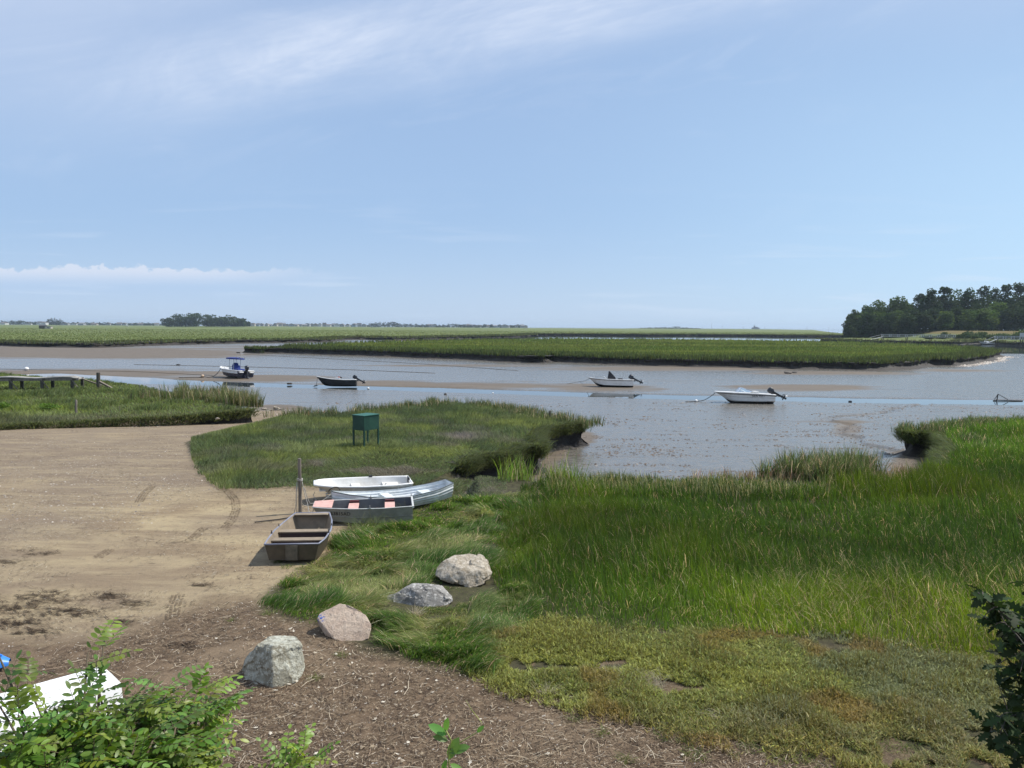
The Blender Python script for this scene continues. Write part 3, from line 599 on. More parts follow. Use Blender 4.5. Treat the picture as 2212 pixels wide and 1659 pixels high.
# --- left marsh
x, y, r = scatter(120000, 33, 105, .9, -.80, -.28, 5)
dl = sdist(x, y, LEFT); ins = dl > -.1+.4*(fbm(x*1.5, y*1.5, 3)-.5); x, y, dl = pick(ins, x, y, dl); n = len(x); z = gz(x, y, LEFT); dx, dy = proj(x, y, z)
tn = fbm(x*.18+33, y*.18, 4, .55); md = fbm(x*.5+1, y*.5, 4, .6)
h = (.16+.55*sst(.42, .72, md)*.6+.15*r.random(n))*(.5+.5*sst(0, 1.2, dl))
col = hsvj(r, n, (.085,.125,.045), .25, .1); col = lerp(col, (.125,.185,.050), sst(.46, .60, tn)*.75*sst(420, 100, dx)); col = lerp(col, (.105,.11,.078), sst(890, 915, dy+10*md)*.6)
col = lerp(col, (.05,.075,.03), sst(.5, .62, md)*.45)
blades('marsh_grass', x, y, z, h, np.maximum(.012, .0006*y)*(.7+.6*r.random(n)), r.random(n)*6.28, 10*md+(r.random(n)-.5)*3, .1+.5*r.random(n), .1+.3*r.random(n), col, gm=(1.7,1.45,1.45), label='hummocky green grass of the left marsh around the old pier')

# --- island and far marsh
x, y, r = scatter(150000, 95, 470, -.6, -.42, .62, 6)
di = sdist(x, y, ISLE); ins = di > .1; x, y, di = pick(ins, x, y, di); n = len(x); z = height(x, y); dx, dy = proj(x, y, z)
tn = fbm(x*.02+3, y*.07, 4, .55); t2 = fbm(x*.10+5, y*.25, 3)
edge_ = sst(7, 2, di+4*(tn-.5)); h = (.38+.30*r.random(n)+.55*edge_)*(1-.0*tn)
col = hsvj(r, n, (.085,.140,.034), .2, .08); col = lerp(col, (.15,.195,.05), sst(.45, .62, tn)*.6); col = lerp(col, (.055,.080,.032), edge_*.75); col = lerp(col, (.05,.08,.025), sst(.56, .66, t2)*.5)
blades('cordgrass', x, y, z, h, .00062*y*(.7+.6*r.random(n)), (r.random(n)-.5)*1.2, r.random(n)*6.28, .1+.25*r.random(n), .1*r.random(n), col, gm=(1.35,1.10,1.3), label='green cordgrass covering the long island in the channel')
pe = along(isl_near, 5200, .9, 11, .95, .3, 1.0); x = np.array([a_[0] for a_ in pe]); y = np.array([a_[1]+.7 for a_ in pe]); n = len(x); k = 7
x = np.repeat(x, k)+r.normal(0, .3, n*k); y = np.repeat(y, k)+r.normal(0, .3, n*k); n = len(x); ok = sdist(x, y, ISLE) > -.15; x, y = pick(ok, x, y); n = len(x); z = np.maximum(height(x, y), -.1); hz_ = fbm(x*.35, y*.35, 3)
blades('cordgrass', x, y, z, (.5+.9*hz_)*(.5+.6*r.random(n)), .0006*y*(.7+.6*r.random(n)), (r.random(n)-.5)*1.4, r.random(n)*6.28, .3*r.random(n), .25*r.random(n), hsvj(r, n, (.060,.088,.036), .3, .12), label='darker grass overhanging the near bank of the island')
x, y, r = scatter(70000, 190, 900, -.5, -.78, .60, 7)
di = sdist(x, y, FAR); ins = di > .1; x, y, di = pick(ins, x, y, di); n = len(x); z = height(x, y); tn = fbm(x*.02+3, y*.05, 4, .55); edge_ = sst(14, 2, di)
col = hsvj(r, n, (.12,.155,.052), .2, .08); col = lerp(col, (.15,.17,.075), sst(.45, .62, tn)*.7); col = lerp(col, (.060,.080,.036), edge_*.7)
blades('cordgrass', x, y, z, .12+.12*r.random(n)+.6*edge_, .0008*y*(.7+.6*r.random(n)), (r.random(n)-.5)*.8, r.random(n)*6.28, .05*r.random(n), .05*r.random(n), col, gm=(1.25,1.15,1.1), label='pale green grass of the wide marsh beyond the channel')
pe = along(far_near, 2600, 2.0, 12, 1.0, .3, 1.0)+along(right_near, 500, 1.5, 13, .9); x = np.array([a_[0] for a_ in pe]); y = np.array([a_[1]+1.5 for a_ in pe]); n = len(x); k = 5
x = np.repeat(x, k)+r.normal(0, .8, n*k); y = np.repeat(y, k)+r.normal(0, .8, n*k); n = len(x); z = np.maximum(height(x, y), -.2)
blades('cordgrass', x, y, z, (.5+.8*fbm(x*.2, y*.2, 3))*(.5+.6*r.random(n)), .0006*y*(.7+.6*r.random(n)), (r.random(n)-.5)*1.4, r.random(n)*6.28, .3*r.random(n), .2*r.random(n), hsvj(r, n, (.070,.090,.042), .3, .12), label='ragged grass along the rim of the far marsh')
# ------------------------------------------------------------------ litter, pebbles, wrack
rs0 = random.Random(3)
def sticks(name, x, y, L, w, col, tilt=.25, curl=.0, label=None, mat=None, zoff=.012, seed=0, az=None):
    r = np.random.default_rng(seed); n = len(x); z = height(x, y)+zoff+r.random(n)*.012; a = r.random(n)*6.28 if az is None else az
    dx_, dy_ = np.cos(a)*L/2, np.sin(a)*L/2; px_, py_ = -np.sin(a)*w/2, np.cos(a)*w/2; tz = (r.random(n)-.5)*2*tilt*L/2; k = (r.random(n)-.5)*curl*L; mz = r.random(n)*.35*abs(tz)
    P = [np.stack([x-dx_-px_, y-dy_-py_, z-tz*.5+abs(tz)*.5], 1), np.stack([x-dx_+px_, y-dy_+py_, z-tz*.5+abs(tz)*.5], 1),
         np.stack([x+k*px_/w*1-px_, y+k*py_/w-py_, z+mz+w*.5], 1), np.stack([x+k*px_/w+px_, y+k*py_/w+py_, z+mz+w*.2], 1),
         np.stack([x+dx_-px_, y+dy_-py_, z+tz*.5+abs(tz)*.5], 1), np.stack([x+dx_+px_, y+dy_+py_, z+tz*.5+abs(tz)*.5], 1)]
    Vv = np.stack(P, 1).reshape(-1, 3); b_ = np.arange(n)*6; q_ = np.concatenate([np.stack([b_, b_+1, b_+3, b_+2], 1), np.stack([b_+2, b_+3, b_+5, b_+4], 1)])
    o = npmesh(name, Vv, [q_], mat or M_straw, col=np.repeat(col, 6, 0)); o['kind'] = 'stuff'
    if label: o['label'] = label; o['category'] = 'litter'
    return o
r = np.random.default_rng(31)
x, y, _ = scatter(110000, 7.5, 18.5, .0, -.80, .62, 31); dx, dy = proj(x, y, 0*x); j1, j2 = jit(x, y, 40, 22)
dens = sst(.36, .58, fbm(x*.9, y*.9, 4, .6)); ins = (r.random(len(x)) < (.25+.75*dens)*sst(-35, 25, sdist(dx+j1, dy+j2, LITTER))); x, y = pick(ins, x, y); n = len(x)
pal = np.array([(.085,.06,.042),(.14,.105,.072),(.24,.185,.125),(.36,.29,.20),(.45,.39,.30),(.05,.036,.027)]); ci = r.choice(6, n, p=[.24,.24,.2,.14,.06,.12])
sticks('leaf_litter', x, y, .03+.10*r.random(n)**2.2, .004+.006*r.random(n)**2, pal[ci]*(1+.3*(r.random((n,1))-.5)), .3, .5, 'dry brown twigs and chips strewn over the bare ground in front', seed=32)
x, y, _ = scatter(2200, 7.6, 15.5, .0, -.70, .5, 52); dx, dy = proj(x, y, 0*x); j1, j2 = jit(x, y, 40, 22); ins = (r.random(len(x)) < (.2+.8*sst(.45, .6, fbm(x*.7+5, y*.7, 3)))*sst(-20, 30, sdist(dx+j1, dy+j2, LITTER))); x, y = pick(ins, x, y); n = len(x)
sticks('straw_litter', x, y, .08+.28*r.random(n)**2, .004+.005*r.random(n), np.array([(.40,.33,.23),(.50,.43,.32),(.26,.19,.13)])[r.choice(3, n)]*(1+.3*(r.random((n,1))-.5)), .3, .6, 'longer pale straws and twigs lying on the litter', seed=53, zoff=.02)
# sparse debris on the sand and wrack patches
WR = [(85,1194,38,7),(100,1290,60,14),(40,1310,70,14),(235,1287,30,8),(290,1305,30,9),(265,1345,26,7),(432,1264,26,5),(20,1215,40,5),(150,1322,60,12),(30,1345,60,12),(75,1365,40,8),(400,1395,30,8)]
X = []; Y = []
for (a_, b_, c_, d_) in WR:
    k = int(c_*d_*.7)+30; px_ = a_+c_*.62*r.normal(size=k); py_ = b_+d_*.62*r.normal(size=k); kp = fbm(px_*.11, py_*.28+a_, 4, .6) > .50; px_, py_ = px_[kp], py_[kp]
    for p_, q_ in zip(px_, py_):
        w_ = W(p_, q_, 0); X.append(w_.x); Y.append(w_.y)
x = np.array(X); y = np.array(Y); n = len(x)
sticks('wrack', x, y, .06+.16*r.random(n), .006+.006*r.random(n), np.array([(.055,.038,.027),(.085,.062,.045),(.15,.11,.075)])[r.choice(3, n, p=[.45,.35,.2])]*(1+.3*(r.random((n,1))-.5)), .25, .5, 'dark dried seaweed lying in patches on the sand', seed=33, az=(r.random(n)-.5)*1.6)
x, y, _ = scatter(26000, 12, 48, .2, -.80, -.20, 34); dx, dy = proj(x, y, 0*x); ins = inpoly(dx, dy, SAND) & (fbm(x*.5+3, y*1.1, 4, .6) > .5); x, y = pick(ins, x, y); n = len(x)
sticks('wrack', x, y, .03+.07*r.random(n), .0006*y*(.5+.5*r.random(n)), np.array([(.10,.075,.055),(.17,.13,.09),(.42,.38,.30)])[r.choice(3, n, p=[.5,.3,.2])], .3, .4, 'sparse dark crumbs of debris scattered over the sandy beach', seed=35)
# pebbles
def pebbles(name, x, y, s, col, label, zoff=0.0, seed=0, flat=.55):
    r = np.random.default_rng(seed); n = len(x); z = height(x, y)+zoff; a = r.random(n)*6.28; e = .6+.5*r.random(n)
    base = np.array([(1,0,0),(.62,.72,.0),(-.35,.9,.0),(-1,.1,0),(-.5,-.85,0),(.55,-.8,0),(.35,.1,.9),(-.35,-.1,.95)])
    f = np.array([(0,1,6),(1,2,6),(2,7,6),(2,3,7),(3,4,7),(4,5,7),(5,6,7),(5,0,6)]); B = base[None]*(1+.3*(r.random((n,8,1))-.5))
    bx = B[...,0]*s[:,None]; by = B[...,1]*s[:,None]*e[:,None]; ca_, sa_ = np.cos(a)[:,None], np.sin(a)[:,None]
    Vv = np.stack([x[:,None]+bx*ca_-by*sa_, y[:,None]+bx*sa_+by*ca_, z[:,None]+B[...,2]*s[:,None]*flat*(.6+.8*r.random((n,1)))-.01*s[:,None]], -1).reshape(-1,3)
    ff = (np.arange(n)*8)[:,None,None]+f[None]; o = npmesh(name, Vv, [ff.reshape(-1,3)], M_stone_col, col=np.repeat(col, 8, 0)); o['kind'] = 'stuff'; o['label'] = label; o['category'] = 'gravel'; return o
b = NB('pebble'); c = b.attr('Col'); nn = b.noise(b.pos(), 60, 4, .6); b.principled(b.mix(b.ramp(nn, .4, .7, 0, .35), c, (.1,.09,.08)), .75, b.bump(nn, .3, .005)); M_stone_col = b.m
x, y, _ = scatter(26000, 20, 58, .4, -.78, -.24, 36); dx, dy = proj(x, y, height(x, y)); gz = sst(.48, .60, fbm(x*.35+7, y*.35, 4))*.5+1.2*sst(520, 640, dx-(dy-890)*.2)*sst(975, 905, dy)*sst(380, 520, dx)
ins = (inpoly(dx, dy, SAND) | ((dx > 420) & (dx < 700) & (dy < 930) & (dy > 876))) & (r.random(len(x)) < gz*.85+.03) & (sdist(x, y, MID) < .1) & (sdist(x, y, LEFT) < .1); x, y = pick(ins, x, y); n = len(x); dx, dy = proj(x, y, 0*x)
s_ = (.009+.032*r.random(n)**4)*(1+1.6*sst(460, 600, dx)*sst(930, 895, dy)*r.random(n)); pc = np.array([(.30,.26,.21),(.46,.41,.34),(.16,.13,.11),(.30,.22,.16)])[r.choice(4, n, p=[.35,.25,.25,.15])]
pebbles('gravel', x, y, s_, pc*(1+.25*(r.random((n,1))-.5)), 'pale pebbles scattered along the boat ramp and the sandy beach', seed=37)
x, y, _ = scatter(9000, 7.5, 18, .0, -.7, .6, 38); dx, dy = proj(x, y, 0*x); ins = inpoly(dx, dy, LITTER); x, y = pick(ins, x, y); n = len(x)
pebbles('gravel', x, y, .005+.014*r.random(n)**3, np.array([(.36,.32,.26),(.5,.46,.4),(.16,.13,.10)])[r.choice(3, n)], 'small grit and stones in the bare ground in front', seed=39)
# mud clods and debris on the flats
x, y, _ = scatter(60000, 25, 66, .7, -.25, .75, 40); dx, dy = proj(x, y, -1.1+0*x); z_, zm_, kb_, la_ = height(x, y, True)
dn = sst(.52, .58, fbm(x*.30, y*1.3, 4, .6))*1.5; ins = (kb_ < .05) & (la_ < .02) & (r.random(len(x)) < dn*(.18+.5*sst(880, 960, dy))+.9*np.exp(-(polydist(x, y, rill)/.5)**2)*.5); x, y = pick(ins, x, y); n = len(x)
pebbles('mud_clods', x, y, (.015+.05*r.random(n)**3)*(.6+y/60), np.array([(.06,.036,.022),(.12,.078,.048),(.30,.26,.22),(.045,.04,.035)])[r.choice(4, n, p=[.4,.3,.05,.25])], 'dark crumbs of peat and shell scattered over the wet mud', seed=41, flat=.4)
x, y, _ = scatter(9000, 25, 42, .5, -.1, .75, 42); z_, zm_, kb_, la_ = height(x, y, True); db = np.minimum(polydist(x, y, mid_bank), polydist(x, y, near_bank)); ins = (la_ < .02) & (r.random(len(x)) < np.exp(-(db/.7)**2)) & (x > -3); x, y = pick(ins, x, y); n = len(x)
pebbles('mud_clods', x, y, .02+.09*r.random(n)**2, np.array([(.025,.02,.015),(.06,.045,.033),(.12,.10,.08)])[r.choice(3, n)], 'lumps of fallen peat at the foot of the undercut banks', seed=43, flat=.7)
# pale shell bank under the island
x = []; y = []
for a_ in along(isl_near[int(len(isl_near)*.72):], 1500, .9, 44): x.append(a_[0]); y.append(a_[1]-1.6)
x = np.array(x); y = np.array(y); n = len(x)
pebbles('shell_bank', x, y, .08+.16*r.random(n)**2, np.array([(.62,.56,.48),(.42,.35,.28),(.25,.2,.16)])[r.choice(3, n)], 'pale shells and stones at the foot of the island bank', seed=45, flat=.5)
# pale oak leaves
def starleaves(name, x, y, s, col, label, seed=0, up=.4):
    r = np.random.default_rng(seed); n = len(x); z = height(x, y)+.02; k = 10; th = np.arange(k)/k*6.283; rad = np.array([1,.38,.7,.32,.62,.3,.62,.32,.7,.38])
    a = r.random(n)*6.28; tx = (r.random(n)-.5)*2*up; ty = (r.random(n)-.5)*2*up; lx_ = rad*np.cos(th)*1.25; ly_ = rad*np.sin(th)
    X_ = s[:,None]*(lx_[None]*np.cos(a)[:,None]-ly_[None]*np.sin(a)[:,None]); Y_ = s[:,None]*(lx_[None]*np.sin(a)[:,None]+ly_[None]*np.cos(a)[:,None])
    Z_ = X_*tx[:,None]+Y_*ty[:,None]+s[:,None]*.5*rad[None]**2*r.random((n,k)); Z_ = Z_-Z_.min(1, keepdims=True)
    Vv = np.stack([x[:,None]+X_, y[:,None]+Y_, z[:,None]+Z_], -1).reshape(-1,3); cen = np.stack([x, y, z+.3*s], 1); allv = np.concatenate([Vv, cen]); b_ = (np.arange(n)*k)[:,None]; i = np.arange(k)
    tri = np.stack([np.broadcast_to(len(Vv)+np.arange(n)[:,None], (n,k)), b_+i[None], b_+((i+1)%k)[None]], -1).reshape(-1,3)
    o = npmesh(name, allv, [tri], M_straw, col=np.concatenate([np.repeat(col, k, 0), col])); o['kind'] = 'stuff'; o['label'] = label; o['category'] = 'leaves'; return o
x, y, _ = scatter(5200, 8, 17, .0, -.4, .5, 46); dx, dy = proj(x, y, 0*x); wt = np.exp(-(((dx-870)/140)**2+((dy-1425)/45)**2))+.5*np.exp(-(((dx-740)/70)**2+((dy-1350)/30)**2))+.25*np.exp(-(((dx-600)/180)**2+((dy-1520)/90)**2))+.10
ins = inpoly(dx, dy-20, LITTER) & (r.random(len(x)) < wt*.8); x, y = pick(ins, x, y); n = len(x)
starleaves('dead_leaves', x, y, .018+.028*r.random(n), np.array([(.50,.44,.34),(.36,.29,.20),(.62,.57,.47)])[r.choice(3, n)], 'pale curled dead oak leaves scattered on the litter', seed=47)
# straw-like dry tufts and sparse green shoots on the bare ground
def spot_tufts(name, spots, label, base, h0, cnt, seed, rad=.22, lean=.8):
    r = np.random.default_rng(seed); X=[];Y=[]
    for px_, py_, s_ in spots:
        w_ = W(px_, py_); k = int(cnt*s_); a_ = r.random(k)*6.28; q_ = rad*s_*np.sqrt(r.random(k)); X.append(w_.x+q_*np.cos(a_)); Y.append(w_.y+q_*np.sin(a_))
    x=np.concatenate(X); y=np.concatenate(Y); n=len(x); z=height(x,y)
    return blades(name,x,y,z,h0*(.5+.7*r.random(n)),.004+.003*r.random(n),r.random(n)*6.28,r.random(n)*6.28,.2+lean*r.random(n),.2+.5*r.random(n),hsvj(r,n,base,.3,.12),seg3=True,label=label,green=name=='weeds')
spot_tufts('dry_grass', [(1375,1490,1.6),(1350,1505,1.0),(1330,1470,1.0),(1400,1480,1.2),(1180,1500,.6),(1560,1560,.5),(1700,1600,.6),(900,1330,.5),(400,1120,.0)], 'pale dry straw tufts lying among the low herbs', (.42,.38,.27), .22, 220, 48)
spot_tufts('weeds', [(1500,1640,.7),(1430,1600,.5),(1620,1620,.8),(1750,1650,1.0),(1300,1590,.4),(1850,1640,1.0),(1950,1620,1.2),(1240,1560,.4),(1600,1590,.6),(1480,1610,.5),(2040,1650,1.2),(1350,1650,.4),(1140,1490,.5),(620,1300,.5),(580,1330,.4),(500,1345,.2),(740,1420,.4),(1010,1455,.6),(620,1225,.6),(600,1215,.4),(650,1228,.5),(680,1470,.4),(1700,1640,1.1),(1800,1600,1.0)], 'sparse green weeds breaking through the bare ground', (.10,.14,.05), .12, 160, 49)
spot_tufts('seeding_grass', [(775,1148,.8),(800,1135,1.0),(825,1142,.9),(850,1128,.8),(790,1160,.8),(880,1118,.7)], 'tall seeding grass leaning against the grey boat with pink seats', (.17,.20,.08), .55, 100, 50, .3, .5)

X = []; Y = []; A2 = []
for arc in ([(468,1052),(492,1062),(508,1080),(511,1100),(502,1122),(485,1140)], [(210,1205),(225,1196),(240,1186)], [(330,1050),(310,1068),(300,1086)], [(385,1285),(375,1310),(372,1340)], [(440,1140),(420,1160),(395,1172)]):
    P_ = [W(a_, b_) for a_, b_ in arc]
    for i in range(len(P_)-1):
        d_ = P_[i+1]-P_[i]; k = int(d_.length/.06)+1
        for j in range(k):
            q_ = P_[i]+d_*(j/k); nn_ = Vector((-d_.y, d_.x, 0)).normalized()
            for off in (-.10, -.035, .035, .10):
                if rs0.random() < .75: X.append(q_.x+nn_.x*off); Y.append(q_.y+nn_.y*off); A2.append(math.atan2(nn_.y, nn_.x)+.5*(1 if off > 0 else -1))
x = np.array(X); y = np.array(Y); n = len(x); sticks('tyre_marks', x, y, .045+.02*r.random(n), .018+.008*r.random(n), np.array([(.19,.145,.10)])*(.8+.4*r.random((n,1))), .1, 0, 'curved tyre marks pressed into the sand', seed=60, az=np.array(A2), zoff=.0)
# ------------------------------------------------------------------ boats and small things
M_white = simple('white_gelcoat', (.80,.79,.76), .35, .05, 3, .03, (.50,.45,.36), dirtamt=.35)
M_cream = simple('stained_white_hull', (.60,.56,.47), .5, .08, 4, .05, (.30,.26,.18), dirtamt=.7)
M_intw = simple('white_interior', (.70,.69,.66), .45, .06, 5, .03, (.42,.38,.30), dirtamt=.5)
M_black = simple('black_plastic', (.018,.018,.020), .45, .2, 8, .05)
M_cowl = simple('motor_cowl', (.022,.024,.03), .25, .1, 8, .02)
M_steel = simple('metal', (.45,.46,.47), .35, .1, 8, .03, metal=.8)
M_navy = simple('navy_hull', (.012,.016,.035), .22, .1, 3, .02)
M_canvas = simple('blue_canvas', (.022,.045,.21), .85, .12, 10, .1)
M_wood = simple('weathered_wood', (.20,.17,.135), .85, .25, 9, .4, (.10,.085,.065), stretch=(1,1,.15))
M_wooddark = simple('dark_wet_wood', (.075,.065,.05), .8, .3, 9, .4, (.06,.075,.035))
M_rope = simple('rope', (.42,.40,.36), .9, .2, 40, .3)
M_ropedark = simple('dark_rope', (.05,.045,.04), .9, .2, 40, .3)
def glassm():
    b = NB('windscreen_glass'); p_ = b.principled((.55,.62,.66), .05, None, Transmission_Weight=.85, IOR=1.45, Alpha=.75); return b.m
M_glass = glassm()
def smoothint(t, pts, it=2):
    ts = np.array([a[0] for a in pts]); res = []
    for k in range(1, len(pts[0])):
        vs = np.array([a[k] for a in pts]); tt = np.linspace(0, 1, 81); v_ = np.interp(tt, ts, vs)
        for _ in range(it*6):
            e0, e1 = v_[0], v_[-1]; v_ = np.convolve(np.pad(v_, 1, 'edge'), (.25,.5,.25), 'valid'); v_[0] = e0; v_[-1] = e1
        res.append(np.interp(t, tt, v_))
    return res
class Hull:
    """stations: (t, half beam, half chine, sheer z, keel z, chine z)"""
    def __init__(s, L, st, rake=.0, rakelen=.3, srake=0.0, th=.03, floor=.1, n=26, ns=5, nb=3, flare=1.0, lap=0, bulge=0.0):
        s.L = L; s.n = n; s.ns = ns; s.nb = nb; s.th = th; t = np.linspace(0, 1, n); s.t = t
        B, Cc, Sh, K, CZ = smoothint(t, st); s.B, s.Sh, s.K, s.C, s.CZ = B, Sh, K, Cc, CZ; s.outer = []; s.inner = []
        for i in range(n):
            o = []; q = []; rk = rake*max(0, 1-t[i]/rakelen)**1.3; sr = srake*max(0, 1-(1-t[i])/.12)
            def X(z): f = (Sh[i]-z)/(Sh[i]-K[i]+1e-6); return -L/2+t[i]*L+rk*f-sr*f
            pr = []; pi = []
            for k in range(ns+1):
                f = k/ns; z = Sh[i]+(CZ[i]-Sh[i])*f; y_ = B[i]+(Cc[i]-B[i])*f**flare+bulge*math.sin(math.pi*f)*min(1, B[i]*3)
                if lap and 0 < k: y_ += .012*(1 if k % 2 else -.4)
                pr.append((y_, z)); pi.append((max(.001, y_-th), max(z, floor)))
            for k in range(1, nb+1):
                f = k/nb; z = CZ[i]+(K[i]-CZ[i])*f; pr.append((Cc[i]*(1-f), z)); pi.append((max(0.001, Cc[i]-th)*(1-f), max(z+th, floor)))
            left = [Vector((X(z), -y_, z)) for y_, z in pr]; right = [Vector((X(z), y_, z)) for y_, z in pr[:-1]][::-1]
            s.outer.append(left+right)
            xin = lambda z: min(max(X(z), -L/2+th*1.2+rk*(Sh[i]-z)/(Sh[i]-K[i]+1e-6)), L/2-th)
            s.inner.append([Vector((xin(z), -y_, z)) for y_, z in pi]+[Vector((xin(z), y_, z)) for y_, z in pi[:-1]][::-1])
    def shell(s, parent, mats, inm, rowmat=None, smooth='auto', rim=None):
        mb = MB(); ro = s.outer; w_ = len(ro[0])
        for i in range(s.n-1):
            for k in range(w_-1):
                kk = k if k < w_//2 else w_-2-k; mi = rowmat(kk, s.t[i]) if rowmat else 0
                mb.add([ro[i][k], ro[i][k+1], ro[i+1][k+1], ro[i+1][k]], [(0,1,2,3)], mi)
        tm = rowmat(99, 1) if rowmat else 0
        mb.add(ro[-1], [tuple(range(w_))], tm)
        if s.B[0] > .06: mb.add(ro[0], [tuple(range(w_))[::-1]], rowmat(99, 0) if rowmat else 0)
        me = mb.build('hull', mats, parent, False)
        bm = bmesh.new(); bm.from_mesh(me.data); bmesh.ops.remove_doubles(bm, verts=bm.verts, dist=.0008); bmesh.ops.recalc_face_normals(bm, faces=bm.faces)
        bm.to_mesh(me.data); bm.free(); me.data.polygons.foreach_set('use_smooth', [True]*len(me.data.polygons))
        try: me.data.set_sharp_from_angle(angle=R(30))
        except Exception: pass
        mi_ = MB(); mi_.grid(s.inner, flip=True); wi = len(s.inner[0]); mi_.add(s.inner[-1], [tuple(range(wi))[::-1]])
        if s.B[0] > .06: mi_.add(s.inner[0], [tuple(range(wi))])
        # top lip between shells
        for side in (0, -1):
            mi_.grid([[o[side] for o in s.outer], [o[side] for o in s.inner]])
        mi_.add([s.outer[-1][0], s.outer[-1][-1], s.inner[-1][-1], s.inner[-1][0]], [(0,1,2,3)])
        if s.B[0] > .06: mi_.add([s.outer[0][0], s.outer[0][-1], s.inner[0][-1], s.inner[0][0]], [(0,1,2,3)])
        mi_.build('interior', inm, parent, False)
        return me
    def rail(s, parent, mat, r=.02, name='gunwale', close=True, dz=.0):
        mb = MB(); mb.tube([o[0]+Vector((0,0,dz)) for o in s.outer], r, 8); mb.tube([o[-1]+Vector((0,0,dz)) for o in s.outer], r, 8)
        if close: mb.tube([s.outer[-1][0]+Vector((0,0,dz)), s.outer[-1][-1]+Vector((0,0,dz))], r, 8)
        if s.B[0] > .06: mb.tube([s.outer[0][0]+Vector((0,0,dz)), s.outer[0][-1]+Vector((0,0,dz))], r, 8)
        return mb.build(name, mat, parent, True)
    def beam(s, t, z=None):
        b = float(np.interp(t, s.t, s.B)); return b
    def x(s, t): return -s.L/2+t*s.L
def place(bow, stern, z=0):
    c_ = (Vector(bow)+Vector(stern))/2; d = Vector(bow)-Vector(stern); return (c_.x, c_.y, z), math.atan2(-d.y, -d.x), d.length

# --- brown pram in front
bw = W(675, 1111, .5); stn = W(630, 1178, .42); loc, rz, L_ = place(bw.xy.to_3d(), stn.xy.to_3d())
M_br_out = simple('brown_hull', (.075,.058,.036), .6, .25, 5, .15, (.11,.09,.065)); M_br_in = simple('tan_interior', (.27,.215,.15), .75, .15, 5, .1, (.10,.085,.065)); M_br_rail = simple('grey_blue_rail', (.23,.24,.30), .5, .15, 6, .1)
M_riser_shade = simple('shaded_riser', (.03,.018,.022), .6, .2, 6, .1)  # shade on the seat fronts, painted in as a near-black colour
t0 = thing('pram', 'dark brown flat bottomed pram with two tan thwarts, nearest of the four beached boats', 'boat', (loc[0], loc[1], .02), rz)
hb = Hull(L_, [(0,.42,.33,.52,.16,.17),(.2,.56,.46,.45,.06,.065),(.5,.66,.55,.41,.01,.015),(.8,.64,.54,.40,.02,.025),(1,.585,.50,.43,.06,.065)], rake=.12, srake=.03, floor=.06, th=.025)
hb.shell(t0, M_br_out, M_br_in); hb.rail(t0, M_br_rail, .018)
def thwart(parent, h, t, z, wid, mats, name='seat', depth=.12, th=.03, riser=True, inset=.03):
    b_ = h.beam(t)-inset; o = MB().box((h.x(t), 0, z), (wid, 2*b_, th)).build(name, mats[0], parent, bevel=.004)
    if riser: MB().box((h.x(t)+wid/2-.02, 0, z-th/2-depth/2), (.025, 2*b_*.93, depth)).build('riser', mats[1], o)
    return o
thwart(t0, hb, .42, .335, .24, (M_br_in, M_riser_shade), depth=.20, inset=.05); thwart(t0, hb, .70, .325, .24, (M_br_in, M_riser_shade), depth=.18, inset=.05)
MB().box((hb.x(.045), 0, .515), (.19, .82, .02), taper=.98).build('bow_deck', M_br_in, t0, bevel=.004)
MB().box((hb.x(1)+.02, .0, .235), (.03, .26, .33)).build('motor_board', simple('worn_board', (.12,.10,.07), .8, .3, 8, .3, (.2,.17,.12)), t0, bevel=.004)
for t_ in (.38, .62):
    for sgn in (-1, 1): MB().box((hb.x(t_), sgn*hb.beam(t_), .42), (.05, .03, .05)).tube([(hb.x(t_), sgn*hb.beam(t_), .43), (hb.x(t_), sgn*hb.beam(t_), .49)], .01).build('oarlock', M_black, t0)

# --- grey boat with pink seats
bw = W(678, 1091, .45); stn = W(890, 1084.5, .45); loc, rz, L_ = place(bw.xy.to_3d(), stn.xy.to_3d())
M_gr_out = simple('grey_green_hull', (.27,.26,.215), .6, .12, 4, .1, (.10,.095,.075)); M_gr_in = simple('grey_interior', (.115,.12,.13), .6, .15, 5, .1, (.2,.19,.17)); M_pink = simple('pink_paint', (.60,.35,.30), .65, .12, 6, .1, (.66,.45,.36)); M_red = simple('dark_red_paint', (.10,.018,.02), .6, .2, 6, .1); M_alu = simple('pale_rail', (.55,.55,.52), .5, .1, 8, .05)
t1 = thing('rowboat', 'grey flat rowboat with pink bow deck and two pink seats beside the wooden post', 'boat', (loc[0], loc[1], .0), rz)
hb = Hull(L_, [(0,.34,.22,.47,.26,.27),(.15,.47,.40,.455,.10,.12),(.4,.575,.53,.44,.02,.05),(.7,.60,.56,.44,.0,.04),(1,.585,.54,.47,.02,.06)], rake=.10, rakelen=.2, floor=.07, th=.022)
hb.shell(t1, M_gr_out, M_gr_in); hb.rail(t1, M_alu, .015)
dk = MB(); w0 = hb.beam(0)-.01; w1 = hb.beam(.19)-.02; x0_ = hb.x(0)+.0; x1_ = hb.x(.19)
dk.add([(x0_,-w0,.487),(x0_,w0,.487),(x1_,w1,.477),(x1_,-w1,.477),(x0_,-w0,.462),(x0_,w0,.462),(x1_,w1,.452),(x1_,-w1,.452)], [(0,3,2,1),(4,5,6,7),(0,1,5,4),(1,2,6,5),(2,3,7,6),(3,0,4,7)]).build('bow_deck', M_pink, t1)
for t_ in (.40, .77):
    s_o = MB().box((hb.x(t_), -.10, .385), (.27, .92*hb.beam(t_)*1.75-.1, .03)).build('seat', M_pink, t1, bevel=.004)
    MB().box((hb.x(t_), hb.beam(t_)-.10, .405), (.25, .11, .05)).build('seat_back_edge', M_red, s_o)
